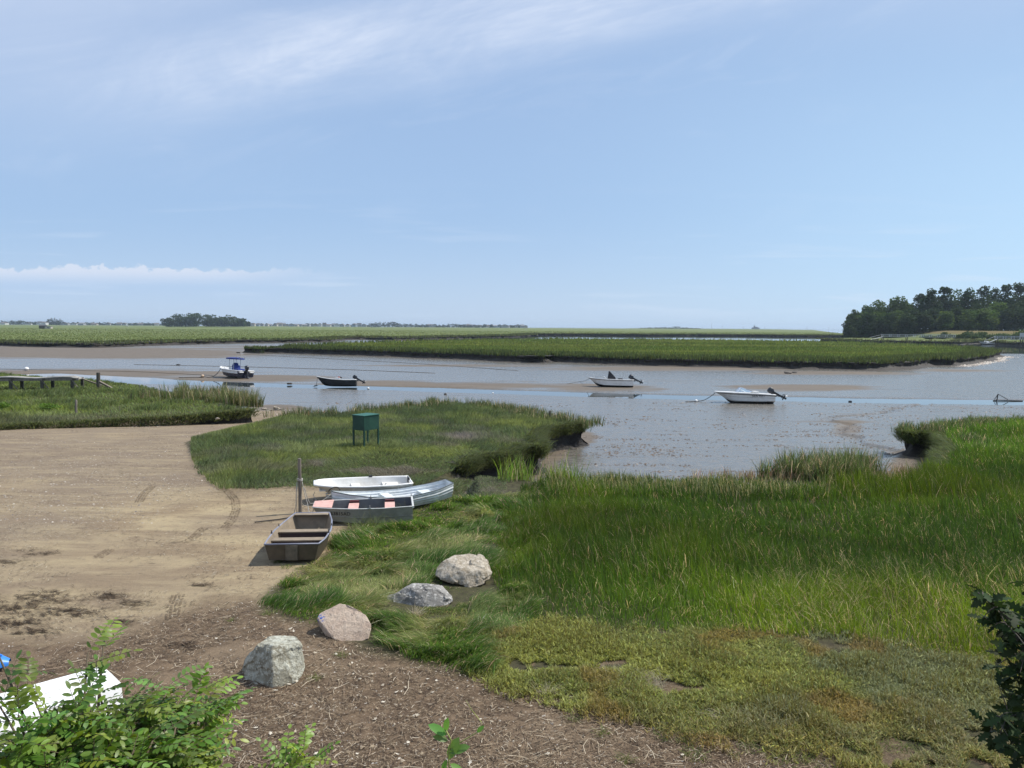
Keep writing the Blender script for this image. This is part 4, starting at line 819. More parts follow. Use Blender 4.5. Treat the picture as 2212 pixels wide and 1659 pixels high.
for sgn in (-1, 1): MB().tube([(hb.x(.57), sgn*hb.beam(.57), .44), (hb.x(.57), sgn*hb.beam(.57), .53)], .012).box((hb.x(.57), sgn*hb.beam(.57), .44), (.06,.03,.04)).build('oarlock', M_steel, t1)
MB().box((hb.x(1)+.01, 0, .455), (.05, 1.2, .06)).build('transom_cap', M_alu, t1, bevel=.006)
MB().tube([o[3]*1.0+Vector((0,-.004,0)) for o in hb.outer[2:]], .010, 6).tube([o[-4]*1.0+Vector((0,.004,0)) for o in hb.outer[2:]], .010, 6).build('strake', M_gr_out, t1, True)
def text(body, size, name, mat, parent, loc, rot, depth=.0015, sx=1.0):
    cu = bpy.data.curves.new(name, 'FONT'); cu.body = body; cu.size = size; cu.extrude = depth; cu.align_x = 'CENTER'; cu.align_y = 'CENTER'; cu.offset = size*.004
    to = bpy.data.objects.new('t', cu); C.objects.link(to); dg = bpy.context.evaluated_depsgraph_get(); me = bpy.data.meshes.new_from_object(to.evaluated_get(dg)); bpy.data.objects.remove(to)
    me.materials.clear(); me.materials.append(mat); o = bpy.data.objects.new(name, me); C.objects.link(o); o.parent = parent; o.location = loc; o.rotation_euler = rot; o.scale = (sx, 1, 1); return o
# near side is local -y when bow points to the left (rotz ~ 0)
i_ = int(.22*hb.n); pa = hb.outer[i_][0]; pb = hb.outer[i_][5]; pc = hb.outer[i_+3][0]; tanx = (pc-pa).normalized(); tz_ = (pa-pb).normalized()
mid_ = (hb.outer[i_+1][1]+hb.outer[i_+1][2])/2; nrm = tanx.cross(tz_).normalized(); zz_ = nrm if nrm.y < 0 else -nrm
Mx = Matrix((tanx, zz_.cross(tanx), zz_)).transposed().to_euler()
text('MS3815AD', .135, 'registration_number', M_black, t1, tuple(mid_+zz_*.012+Vector((.05,0,-.03))), Mx)

# --- pale blue lapstrake rowboat
bw = W(716, 1067, .58); stn = W(971, 1044.5, .55); loc, rz, L_ = place(bw.xy.to_3d(), stn.xy.to_3d())
M_lb_out = simple('pale_lapstrake', (.74,.75,.74), .5, .10, 4, .08, (.25,.25,.22)); M_lb_in = simple('pale_blue_interior', (.68,.71,.72), .55, .08, 4, .06, (.22,.22,.20)); M_lb_seat = simple('pale_seat', (.66,.72,.74), .5, .06, 5, .05, (.4,.4,.38)); M_lb_rail = simple('dark_rail', (.07,.085,.085), .5, .15, 8, .05)
t2 = thing('rowboat', 'pale blue clinker rowboat with upswept ends between the white dinghy and the grey boat', 'boat', (loc[0], loc[1], .0), rz)
hb = Hull(L_, [(0,.05,.02,.66,.10,.16),(.12,.26,.15,.56,.02,.10),(.35,.52,.40,.44,.0,.08),(.6,.57,.44,.41,.0,.08),(.85,.46,.32,.50,.03,.12),(1,.30,.17,.62,.14,.2)], rake=.05, floor=.06, th=.02, ns=9, lap=1, bulge=.05, flare=.8)
hb.shell(t2, M_lb_out, M_lb_in, smooth=False); hb.rail(t2, M_lb_rail, .014)
for t_, w_ in ((.47, .26), (.80, .34)): thwart(t2, hb, t_, .33, w_, (M_lb_seat, M_lb_in), riser=False, inset=.04)
for sgn in (-1, 1): MB().tube([(hb.x(.60), sgn*hb.beam(.6), .42), (hb.x(.60), sgn*hb.beam(.6), .50)], .012).build('oarlock', M_steel, t2)
MB().tube([(hb.x(.03)+.16*math.cos(a_)-.02, 0.03*math.sin(a_*2), .66+.10*math.sin(a_)) for a_ in np.linspace(0, math.pi, 12)], .018).build('painter_loop', M_ropedark, t2, True)

# --- white dinghy at the back
bw = W(679, 1048, .5); stn = W(886, 1038.5, .5); loc, rz, L_ = place(bw.xy.to_3d(), stn.xy.to_3d())
t3 = thing('dinghy', 'white plastic dinghy with rounded bow, farthest of the four beached boats', 'boat', (loc[0], loc[1], .03), rz-.0)
hb = Hull(L_, [(0,.30,.10,.53,.32,.36),(.06,.46,.20,.53,.22,.30),(.2,.62,.38,.51,.07,.17),(.5,.72,.50,.49,.0,.10),(.8,.68,.50,.49,.0,.10),(1,.56,.44,.50,.03,.12)], rake=.28, rakelen=.25, floor=.12, th=.05, bulge=.03)
hb.shell(t3, M_cream, M_intw); hb.rail(t3, M_white, .028)
thwart(t3, hb, .43, .34, .26, (M_intw, M_intw), depth=.2, inset=.08); thwart(t3, hb, .80, .33, .48, (M_intw, M_intw), depth=.2, inset=.08)
MB().box((hb.x(.10), 0, .36), (.3, .7, .04)).build('bow_seat', M_intw, t3, bevel=.01)
for y_ in (-.28, 0, .28): MB().box((hb.x(.5), y_, .135), (2.2, .06, .03)).build('floor_rib', M_intw, t3, bevel=.006)
for yy in (-.30, .30): MB().box((hb.x(.62), yy, .16), (.5, .04, .07)).build('floor_brace', M_intw, t3, bevel=.004)
MB().box((hb.x(.985), .10, .48), (.05, .30, .18)).build('motor_pad', M_black, t3, bevel=.008)
MB().box((hb.x(.60), hb.beam(.6), .53), (.10, .06, .06)).build('oarlock_socket', M_black, t3, bevel=.006)
MB().tube([(hb.x(.72), -.35, .33), (hb.x(.72), -.35, .47), (hb.x(.735), -.33, .50)], .012).build('hook', M_black, t3)

# --- overturned white boat, lower left
A_p = W(210, 1426, .45); B_p = W(272, 1458, .45); stc = (A_p+B_p)/2; ax_ = Vector((-.70, -.71, 0)).normalized(); bwc = stc+ax_*2.9; loc, rz, L_ = place(bwc, stc)
t4 = thing('upturned_dinghy', 'bright white dinghy lying upside down behind the leafy shrub', 'boat', (loc[0], loc[1], .36), 0)
t4.rotation_euler = (math.pi, 0, rz); 
hb = Hull(L_, [(0,.20,.10,.35,.16,.20),(.15,.46,.30,.35,.08,.12),(.5,.62,.48,.35,.01,.03),(1,.47,.38,.35,.0,.01)], rake=.2, floor=.05, th=.03)
M_bw = simple('upturned_white', (.84,.84,.82), .4, .04, 2, .03, (.62,.56,.48), dirtamt=.25)
hb.shell(t4, M_bw, M_intw); hb.rail(t4, M_bw, .022)
MB().tube([(hb.x(t_), 0, float(np.interp(t_, hb.t, hb.K))-.015) for t_ in np.linspace(.12, .97, 12)], .022, 6).build('keel_strip', M_bw, t4, True)
# blue kayak hull at the left edge
kc = W(-148, 1450, .1); t5 = thing('kayak', 'rounded end of an upturned blue plastic boat at the left picture edge', 'boat', (kc.x, kc.y, .05), R(200))
M_blue = simple('blue_plastic', (.03,.20,.62), .4, .08, 4, .04)
rs_ = []
for i in range(17):
    t_ = i/16; w_ = .36*math.sin(math.pi*min(1, max(0.02, t_*.98+.01)))**.55; rs_.append([Vector(((t_-.5)*2.0+0, w_*math.cos(a_), .02+.9*w_*math.sin(a_)**.8)) for a_ in np.linspace(0, math.pi, 13)])
MB().grid(rs_).build('hull', M_blue, t5, True); MB().tube([Vector(((i/16-.5)*1.8, 0, .04+.9*.36*math.sin(math.pi*min(1, max(.02, i/16*.9+.05)))**.55)) for i in range(17)], .02).build('keel', M_blue, t5, True)

# --- wooden post and ropes
pb_ = W(648.5, 1109, 0); po = MB(); 
po.tube([(0,0,-.3),(0.005,0,.6),(0,0,1.2),(.0,.005,1.55)], [.054,.052,.05,.048], 8); tp = thing('mooring_post', 'weathered square wooden post with ropes tied round it beside the beached boats', 'post', (pb_.x, pb_.y, 0)); po.build('post_shaft', M_wood, tp, 'auto')
MB().tube([Vector((.075*math.cos(a_), .075*math.sin(a_), .92+.02*math.sin(a_*2)+.006*a_)) for a_ in np.linspace(0, 4*math.pi, 40)], .010, 6).tube([(-.07,-.02,.9),(-.10,-.03,.6),(-.11,-.03,.2),(-.16,-.06,.01)], .009, 6).tube([(-.06,-.04,.9),(-.07,-.05,.5),(-.08,-.06,.05)], .008, 6).build('rope_wrap', M_rope, tp, True)
def rope(name, pts, r_, mat, label, sag=0.0, n=24):
    o = []; P_ = [Vector(p_) for p_ in pts]
    for a_, b_ in zip(P_[:-1], P_[1:]):
        k = max(3, n//(len(P_)-1))
        for i in range(k):
            f = i/k; q_ = a_.lerp(b_, f); q_.z -= sag*4*f*(1-f); q_.z = max(q_.z, float(height(np.array([q_.x]), np.array([q_.y]))[0])+r_*.8); o.append(q_)
    o.append(P_[-1]); ob = MB().tube(o, r_, 6).build(name, mat, None, True); tag(ob, label, 'rope'); return ob
pw = Vector((pb_.x, pb_.y, 0))
rope('rope', [pw+Vector((.06,0,.92)), pw+Vector((.22,-.05,.30)), pw+Vector((.36,-.3,.02)), W(678,1097,.40)], .010, M_rope, 'pale rope from the wooden post to the pink bow of the grey boat', .05)
rope('rope', [pw+Vector((.06,.0,.93)), pw+Vector((.13,.02,.72)), pw+Vector((.25,.15,.25)), W(716,1066,.45)], .009, M_rope, 'pale rope from the wooden post to the bow of the clinker rowboat', .08)
rope('rope', [W(640,1112,.02), W(625,1118,.02), W(600,1122,.02), W(575,1125,.02), W(550,1128,.02)], .016, M_ropedark, 'dark rope trailing left over the sand from the wooden post', 0)
rope('rope', [W(680,1062,.35), W(676,1068,.18), W(684,1080,.04), W(660,1092,.02), pw+Vector((.03,.03,.3))], .008, M_rope, 'loose pale rope hanging from the rounded bow of the white dinghy', .03)

# --- green box on legs
M_green = simple('green_paint', (.007,.045,.030), .5, .12, 4, .05, (.03,.10,.06)); n0 = Vector((-6.075, 31.7)); e1 = Vector((-.56,.38)); e2 = Vector((.38, .80))
gc = n0+(e1+e2)/2; rzb = math.atan2(e1.y, e1.x); tg = thing('storage_box', 'dark green metal box standing on four thin legs in the marsh grass', 'box', (gc.x, gc.y, .08), rzb)
lx_, ly_ = e1.length, e2.length
MB().box((0,0,1.10), (lx_, ly_, .60)).build('box_body', M_green, tg, bevel=.006); MB().box((0,0,1.42), (lx_+.05, ly_+.05, .035)).build('lid', simple('green_lid', (.012,.095,.06), .5, .1, 4, .05), tg, bevel=.006)
for sx_ in (-1,1):
    for sy_ in (-1,1): MB().box((sx_*(lx_/2-.03), sy_*(ly_/2-.03), .36), (.06,.06,.90)).build('leg', M_green, tg)
MB().box((0, -ly_/2-.006, 1.1), (.04,.012,.5)).build('seam', M_green, tg)
def stake(px_, py_, z0, hgt, r_, mat, label, lean=(0,0), name='stake', n=8):
    w_ = W(px_, py_, z0); g_ = float(height(np.array([w_.x]), np.array([w_.y]))[0])
    o = MB().tube([(0,0,-.4),(lean[0]*.5,lean[1]*.5,hgt*.5),(lean[0],lean[1],hgt*.93),(lean[0]*1.02,lean[1],hgt)], [r_*1.05,r_,r_*.95,r_*.55], n).build(name, mat, None, 'auto'); o.location = (w_.x, w_.y, g_); tag(o, label, 'stake'); return o
stake(1188, 906, .2, .62, .05, M_wooddark, 'short dark stake in the grass near the right tip of the middle marsh')
stake(164, 895, .1, .84, .07, M_wood, 'short weathered grey stake in front of the old pier', (.04,0))
stake(1836.5, 867, -1.2, .28, .16, M_black, 'small dark float with a thin rod standing in the right channel', name='float')
# old pier
pl = W(-80, 843, .1); pr_ = W(176, 840.5, .1); d_ = Vector((pr_.x-pl.x, pr_.y-pl.y)).normalized(); nn_ = Vector((-d_.y, d_.x)); tpier = thing('old_pier', 'old weathered plank pier on crooked trestles over the left marsh', 'pier', (pr_.x, pr_.y, .1), math.atan2(d_.y, d_.x)); Lp = (Vector(pr_.xy)-Vector(pl.xy)).length
mbp = MB(); rr_ = random.Random(4)
for j in range(5):
    rowz = [(-Lp*i/14, -.50+j*.25, .98+.05*math.sin(i*.9)+.03*rr_.random()+(-.14 if i == 0 else 0)) for i in range(15)]
    for i in range(14):
        a_ = Vector(rowz[i]); b_ = Vector(rowz[i+1]); mbp.add([a_+Vector((0,-.11,0)), a_+Vector((0,.11,0)), b_+Vector((0,.11,0)), b_+Vector((0,-.11,0)), a_+Vector((0,-.11,-.06)), a_+Vector((0,.11,-.06)), b_+Vector((0,.11,-.06)), b_+Vector((0,-.11,-.06))], [(0,1,2,3),(7,6,5,4),(0,4,5,1),(1,5,6,2),(2,6,7,3),(3,7,4,0)])
mbp.build('deck_planks', simple('silvered_planks', (.36,.34,.30), .85, .2, 6, .3, (.2,.18,.15)), tpier)
MB().box((-Lp/2, -.55, .82), (Lp, .09, .2)).box((-Lp/2, .55, .82), (Lp, .09, .2)).build('stringer', M_wood, tpier)
for k, xo in enumerate((-.3, -2.45, -4.65, -6.9)):
    tr_ = MB().box((xo, 0, .86), (.22, 1.3, .12)).build('trestle', M_wooddark, tpier)
    for sy_ in (-.5, .5): MB().box((xo+(.22 if sy_ > 0 else -.18), sy_, .28), (.2, .2, 1.0)).build('leg', M_wooddark, tr_)
    MB().tube([(xo-.2,-.58,.8),(xo+.35,-.55,.0)], .045, 6).build('brace', M_wood, tr_)
w_ = W(213, 840, .1); ob = MB().tube([(0,0,-.4),(0,0,.7),(.02,0,1.3)], [.15,.15,.14], 10).build('piling', M_wooddark, None, 'auto'); ob.location = (w_.x, w_.y, .1); tag(ob, 'thick dark mooring piling just beyond the right end of the old pier', 'piling')
def beamthing(a_, b_, th_, label, name='plank'):
    a_ = Vector(a_); b_ = Vector(b_); o = MB().tube([a_, (a_+b_)/2, b_], th_, 4).build(name, M_wood); tag(o, label, 'plank')
beamthing(PD(177,818,60), W(222,832,.25)+Vector((0,-.2,0)), .06, 'long weathered plank sloping from the pier end to the dark piling')
beamthing(PD(214,824,60.3), W(243,839.5,.12), .10, 'short pale plank leaning from the dark piling down to the grass')
# ------------------------------------------------------------------ boulders
def bouldermat(name, c1, c2, c3, sc=3.0, streak=(1,1,1), paint=None, th=(.48,.6)):
    b = NB(name); p_ = b.pos(streak, True); n1 = b.noise(p_, sc, 6, .65, .5); n2 = b.noise(b.pos((1,1,1), True), 14, 6, .7); n3 = b.noise(b.pos((1,1,1), True), 60, 4, .7)
    c = b.mix(b.ramp(n1, .38, .62), c1, c2); c = b.mix(b.ramp(n2, th[0], th[1], 0, .8), c, c3); c = b.mix(b.ramp(n3, .58, .72, 0, .6), c, tuple(x*.35 for x in c1))
    if paint:
        d = b.n('ShaderNodeVectorMath', {0: b.n('ShaderNodeTexCoord').outputs['Object'], 1: paint}, operation='DISTANCE').outputs['Value']
        n4 = b.noise(b.pos((1,1,1), True), 26, 3, .6); k = b.math('MULTIPLY', b.ramp(d, .12, .05), b.ramp(n4, .50, .56)); c = b.mix(k, c, (.04,.12,.45))
    h_ = b.math('ADD', b.math('MULTIPLY', n2, .7), b.math('MULTIPLY', n3, .3)); b.principled(c, .85, b.bump(h_, 1.0, .07), Specular_IOR_Level=.25); return b.m
def boulder(pts, loc, mat, label, rough_=.05, seed=0, cuts=4, name='boulder', facets=.6):
    bm = bmesh.new()
    for p_ in pts: bm.verts.new(p_)
    bmesh.ops.convex_hull(bm, input=bm.verts[:]); bmesh.ops.delete(bm, geom=[v_ for v_ in bm.verts if not v_.link_faces], context='VERTS')
    bmesh.ops.bevel(bm, geom=bm.edges[:], offset=.012, segments=1, affect='EDGES')
    bmesh.ops.triangulate(bm, faces=bm.faces[:])
    for _ in range(cuts):
        es = [e for e in bm.edges if e.calc_length() > .045]
        if not es: break
        bmesh.ops.subdivide_edges(bm, edges=es, cuts=1); bmesh.ops.triangulate(bm, faces=bm.faces[:])
    bm.normal_update(); o3 = Vector((seed*3.1, seed*1.7, 0))
    for v_ in bm.verts:
        p_ = v_.co; q2 = Vector((round(p_.x*3.2+mnoise.noise(p_*2+o3)*.9), round(p_.y*3.2+mnoise.noise(p_*2-o3)*.9), round(p_.z*3.2+mnoise.noise(p_*2.3+o3)*.9))); d = mnoise.fractal(p_*1.7+o3, 1.0, 2.0, 2)*rough_*.7+(mnoise.cell(q2*1.37+o3)-.5)*rough_*.5; rd = 1-abs(mnoise.noise(p_*3.5+o3*2))*2; cellv = mnoise.cell(p_*5+o3)
        d += mnoise.fractal(p_*10+o3, 1.0, 2.0, 3)*rough_*.20
        v_.co = p_+v_.normal*d
    me = bpy.data.meshes.new(name); bm.to_mesh(me); bm.free(); me.materials.append(mat); me.polygons.foreach_set('use_smooth', [True]*len(me.polygons))
    try: me.set_sharp_from_angle(angle=R(24))
    except Exception: pass
    o = bpy.data.objects.new(name, me); C.objects.link(o); o.location = loc; tag(o, label, 'boulder', 'boulders lining the edge of the grass'); return o
def scr(anchor, pxs):
    """pxs: (px, py, depth offset behind the anchor) -> local points at real distance"""
    return [PD(a_[0], a_[1], anchor.y+a_[2])-anchor for a_ in pxs]
# 1 grey-green nearest
a1 = W(592, 1492, -.02)
boulder(scr(a1, [(560,1384,.45),(585,1371,.75),(637,1372,.75),(652,1386,.42),(590,1392,.22),(556,1394,.35),(530,1425,.45),(525,1448,.40),(530,1468,.3),(560,1482,.10),(583,1493,-.02),(592,1490,-.02),(586,1420,.08),(640,1478,.15),(661,1442,.35),(660,1425,.45),(590,1380,.9),(540,1430,.9),(650,1430,.95),(560,1475,.8),(640,1470,.8)]), a1,
  bouldermat('lichen_grey_rock', (.26,.235,.17), (.46,.45,.36), (.62,.62,.52), 3.0, th=(.50,.56)), 'grey green lichen covered boulder nearest the shrub, with a flat pale top', .035, 1)
# 2 pinkish with blue paint
a2 = W(745, 1392, -.02)
boulder(scr(a2, [(733,1302,.62),(748,1305,.6),(765,1314,.55),(789,1328,.42),(803,1350,.25),(800,1365,.18),(796,1380,.08),(770,1391,.0),(735,1386,.02),(722,1382,.05),(684,1335,.36),(690,1324,.5),(688,1350,.45),(700,1370,.25),(730,1385,.7),(790,1380,.7),(705,1345,.8),(790,1340,.75),(733,1310,.8)]), a2,
  bouldermat('pink_granite', (.44,.335,.26), (.56,.45,.35), (.62,.52,.42), 3.5, paint=tuple(PD(691,1334,a2.y+.36)-a2), th=(.52,.7)), 'flat faced pinkish beige boulder with a small blue paint mark on its left edge', .02, 2)
# 3 dark grey banded
a3 = W(910, 1316, -.02)
boulder(scr(a3, [(880,1265,.35),(890,1258,.55),(935,1259,.6),(955,1266,.5),(978,1292,.32),(979,1300,.2),(965,1312,.08),(935,1318,.0),(890,1314,.05),(850,1308,.2),(826,1301,.35),(822,1296,.5),(850,1278,.45),(868,1270,.45),(900,1280,.15),(930,1275,.2),(950,1300,.8),(860,1290,.9),(900,1270,.95)]), a3,
  bouldermat('banded_grey_rock', (.19,.18,.165), (.36,.345,.32), (.62,.60,.56), 2.2, (.6,1,2.6), th=(.54,.62)), 'low dark grey boulder with white bands, sunk in the grass between two beige ones', .045, 3)
# 4 beige far
a4 = W(1004, 1273, -.02)
boulder(scr(a4, [(965,1207,.5),(980,1198,.65),(1015,1193,.75),(1040,1197,.7),(1055,1213,.55),(1066,1235,.4),(1062,1252,.25),(1045,1262,.12),(1015,1273,.0),(985,1258,.08),(950,1250,.2),(938,1243,.35),(942,1225,.45),(955,1210,.5),(1000,1232,.15),(1040,1232,.2),(950,1245,.8),(1055,1245,.9),(1000,1215,1.0)]), a4,
  bouldermat('beige_rock', (.30,.25,.18), (.54,.47,.37), (.64,.58,.48), 3.2, (1,1,1.6)), 'large rugged beige boulder farthest up the row, beside the tall grass', .045, 4)
a5 = W(1063, 1187, -.02)
o5 = boulder(scr(a5, [(1041,1184,.0),(1050,1180,.1),(1065,1179,.25),(1080,1180,.2),(1086,1185,.05),(1075,1189,-.02),(1055,1189,-.02),(1050,1183,.35),(1080,1183,.35)]), a5, bouldermat('orange_stone', (.40,.27,.17), (.50,.37,.25), (.55,.43,.3)), 'small flat orange brown stone in the grass behind the row of boulders', .015, 5, name='stone')
o5['category'] = 'stone'
rs = random.Random(9)
for i, (px_, py_, s_) in enumerate([(571,884,.30),(583,886,.22),(597,883,.34),(604,885,.2),(556,888,.24),(545,890,.2),(531,892,.22),(519,891,.18),(505,895,.2),(488,897,.16),(612,888,.16),(470,905,.14),(1106,1020,.3),(1090,1024,.25),(1118,1008,.3),(1172,962,.25),(1862,988,.3),(1880,992,.35),(1702,807.5,.55),(1716,806,.4)]):
    w_ = W(px_, py_, -.9 if py_ < 900 else -.5); g_ = float(height(np.array([w_.x]), np.array([w_.y]))[0]); w_ = W(px_, py_, g_)
    pts = [Vector((rs.uniform(-1,1)*s_, rs.uniform(-.7,.7)*s_, rs.uniform(-.25,.55)*s_)) for _ in range(14)]
    nm = ['pale flat stone on the muddy shore at the end of the boat ramp','pale stone at the end of the ramp'][0]
    o = boulder(pts, Vector((w_.x, w_.y, g_)), bpy.data.materials['beige_rock'] if i < 12 else M_bank, nm, .02*s_*3, i+10, 2, name='shore_stone'); del o['group']
    ords = ['first','second','third','fourth','fifth','sixth','seventh','eighth','ninth','tenth','eleventh','twelfth']
    if i < 12:
        rank = sorted([571,583,597,604,556,545,531,519,505,488,612,470]).index(px_); o['label'] = 'pale stone where the boat ramp meets the mud, %s from the left in its row' % ords[rank]; o['group'] = 'stones at the foot of the boat ramp'
    elif i < 16: o['label'] = 'lump of dark peat at the creek bank, %s from the left' % ords[sorted([1106,1090,1118,1172]).index(px_)]; o['group'] = 'peat lumps by the middle marsh bank'
    elif i < 18: o['label'] = 'dark lump on the mud by the right bank, %s one' % ('left' if i == 16 else 'right'); o['group'] = 'dark lumps by the right bank'
    else: o['label'] = 'dark rock on the wet flat before the island, %s of the pair' % ('left' if i == 18 else 'right'); o['group'] = 'dark rocks before the island'
    o['category'] = 'stone'

# ------------------------------------------------------------------ motor boats on the mud
def outboard(parent, x, z, tilt, s=1.0, y=0.0, cowlmat=None):
    """pivot at transom top; tilt raises the leg aft"""
    root = bpy.data.objects.new('outboard_motor', None); C.objects.link(root); root.parent = parent; root.location = (x, y, z); root.rotation_euler = (0, -tilt, 0)
    mb = MB(); prof = [(.0,.10,.11,.12),(.08,.19,.15,.15),(.22,.23,.165,.17),(.36,.22,.16,.16),(.44,.16,.12,.13),(.47,.05,.05,.05)]
    rw = []
    for h_, fx, fy, ax2 in prof:
        rw.append([Vector((.12*s+(fx if math.cos(a_) > 0 else ax2)*s*1.15*math.copysign(abs(math.cos(a_))**.7, math.cos(a_)), fy*s*math.copysign(abs(math.sin(a_))**.7, math.sin(a_)), h_*s*1.05+.05*s)) for a_ in np.linspace(0, 2*math.pi, 16, endpoint=False)])
    mb.grid(rw, closed=True); mb.add(rw[-1], [tuple(range(16))]); mb.add(rw[0], [tuple(range(16))[::-1]]); mb.build('cowl', cowlmat or M_cowl, root, True)
    MB().box((.13*s, 0, -.22*s), (.16*s, .12*s, .55*s), taper=1.15).box((.15*s, 0, -.62*s), (.13*s, .07*s, .34*s)).tube([(-.06*s,0,-.80*s),(.02*s,0,-.80*s),(.28*s,0,-.80*s),(.36*s,0,-.80*s)], [.02*s,.055*s,.055*s,.03*s], 8).box((.16*s,0,-.93*s),(.14*s,.02*s,.18*s)).box((.2*s,0,-.66*s),(.34*s,.2*s,.02*s)).build('leg', M_black, root)
    pm = MB(); pm.tube([(.34*s,0,-.80*s),(.42*s,0,-.80*s)], .035*s, 8)
    for k in range(3):
        a_ = 2*math.pi*k/3+.3; pm.add([Vector((.37*s,.03*s*math.cos(a_),-.80*s+.03*s*math.sin(a_))), Vector((.35*s,.16*s*math.cos(a_-.35),-.80*s+.16*s*math.sin(a_-.35))), Vector((.38*s,.18*s*math.cos(a_),-.80*s+.18*s*math.sin(a_))), Vector((.41*s,.16*s*math.cos(a_+.35),-.80*s+.16*s*math.sin(a_+.35)))], [(0,1,2,3)])
    pm.build('propeller', M_steel, root)
    MB().box((-.03*s, 0, -.1*s), (.1*s, .22*s, .34*s)).build('bracket', M_black, root)
    return root
def moor(bx, by, z, px_, py_, gz, label): pass
# A centre console with blue T-top (seen from its quarter)
gA = -1.13; pA = W(503, 815, gA)
tA = thing('centre_console_boat', 'navy and white centre console boat with a blue T-top and covered seat', 'motorboat', (pA.x, pA.y, gA-.06), R(24), rot=(R(-4), 0, R(-40))); tA.scale = (1.08, 1.08, 1.0)
hA = Hull(5.2, [(0,.03,.01,1.28,.42,.75),(.12,.55,.28,1.18,.16,.55),(.35,1.0,.75,1.05,.03,.33),(.7,1.12,.98,.98,.0,.24),(1,1.05,.95,.95,.02,.24)], rake=.75, rakelen=.35, floor=.38, th=.09, n=26, ns=6, flare=.75)
hA.shell(tA, [M_navy, M_white], M_white, rowmat=lambda k, t: 0 if k == 99 else (1 if k < 3 or k > 6 else 0)); hA.rail(tA, M_white, .05, 'gunwale')
MB().box((.1,0,.82), (.75,.8,.9), taper=.85).build('console', M_white, tA, bevel=.03)
mbc = MB(); mbc.box((.62,0,.95),(.72,.95,1.2), taper=.7).box((1.35,0,.78),(.85,1.0,.75), taper=.85).box((.45,0,1.60),(.42,.75,.5), taper=.6); mbc.build('canvas_cover', M_canvas, tA, bevel=.05)
for sx_ in (-.15,.75):
    for sy_ in (-.42,.42): MB().tube([(sx_, sy_, .4), (sx_+.02, sy_*.98, 1.4), (sx_, sy_*1.0, 2.42)], .03).build('top_post', M_steel, tA)
tp_ = MB(); rw = []
for i in range(9):
    a_ = -1+2*i/8; rw.append([Vector((.35+a_*1.0, b_*.85*math.sqrt(max(.15,1-abs(a_)**4)), 2.42+.10*(1-a_*a_)*(1-b_*b_)+.0)) for b_ in np.linspace(-1,1,9)])
tp_.grid(rw); tp_.grid([[p_-Vector((0,0,.17)) for p_ in q_] for q_ in rw], flip=True)
tp_.grid([rw[0], [p_-Vector((0,0,.17)) for p_ in rw[0]]]); tp_.grid([rw[-1], [p_-Vector((0,0,.17)) for p_ in rw[-1]]]); tp_.grid([[q_[0] for q_ in rw], [q_[0]-Vector((0,0,.17)) for q_ in rw]]); tp_.grid([[q_[-1] for q_ in rw], [q_[-1]-Vector((0,0,.17)) for q_ in rw]])
tp_.build('t_top', M_canvas, tA, False)
for k in range(4): MB().tube([(1.35,-.5+k*.33,2.38),(1.55,-.5+k*.33,2.62)], .03, 6).build('rod_holder', M_steel, tA)
MB().tube([(1.3,.2,2.4),(1.35,.2,3.1)], .012, 5).build('antenna', M_white, tA)
outboard(tA, 2.70, .95, R(12), 1.15)
MB().box((2.5, -.62, .78), (.7, .5, .14)).build('swim_step', M_white, tA, bevel=.03); MB().box((2.5, .62, .78), (.7, .5, .14)).build('swim_step', M_white, tA, bevel=.03)
MB().tube([hA.outer[i][0]+Vector((.1,.12,.02+.28*min(1,i/3)*(1 if i < 11 else 0))) for i in range(0, 12)], .018, 6).build('bow_rail', M_steel, tA, True)
# B dark skiff
gB = -1.16; pB = W(727, 834.5, gB)
M_skin = simple('dark_skiff_interior', (.07,.08,.11), .5, .1, 5, .05)
tB = thing('skiff', 'black hulled open skiff with white gunwale and tilted black motor', 'motorboat', (pB.x, pB.y, gB-.03), 0, rot=(R(-6), 0, R(6)))
hB = Hull(4.15, [(0,.03,.01,1.08,.32,.55),(.15,.45,.28,.93,.10,.32),(.4,.78,.62,.76,.02,.16),(.75,.85,.72,.68,.0,.13),(1,.78,.68,.70,.02,.14)], rake=.6, rakelen=.35, floor=.22, th=.05)
hB.shell(tB, M_black, M_skin); hB.rail(tB, M_white, .045)
MB().box((.15,0,.58), (.5,.55,.72), taper=.9).build('console', M_white, tB, bevel=.03); MB().tube([(.42,0,.9),(.48,0,1.02)], .1, 10).build('steering_wheel', M_black, tB); MB().box((.25,0.1,1.0), (.22,.2,.14)).build('red_box', simple('orange_red', (.5,.12,.07), .5), tB)
thwart(tB, hB, .78, .48, .35, (M_skin, M_black), riser=False)
outboard(tB, 2.08, .74, R(58), .95)
# C white with black covers
gC = -1.16; pC = W(1319, 835.5, gC)
tC = thing('motorboat', 'white open motorboat with pointed black console cover, left of the bowrider', 'motorboat', (pC.x, pC.y, gC-.04), 0, rot=(R(-4), 0, R(-4)))
hC = Hull(4.75, [(0,.10,.04,1.02,.38,.6),(.12,.55,.35,.93,.12,.4),(.35,.88,.72,.84,.02,.22),(.75,.95,.85,.78,.0,.18),(1,.88,.8,.78,.03,.18)], rake=.7, rakelen=.35, floor=.32, th=.07)
hC.shell(tC, [M_white, M_black], M_white, rowmat=lambda k, t: 0 if (k < 5 or k == 99) else 1); hC.rail(tC, M_white, .045)
MB().tube([o[0]+Vector((0,-.012,-.07)) for o in hC.outer], .016, 6).tube([o[-1]+Vector((0,.012,-.07)) for o in hC.outer], .016, 6).build('rub_stripe', M_black, tC, True)
M_cover = simple('black_cover', (.022,.021,.024), .8, .2, 6, .2)
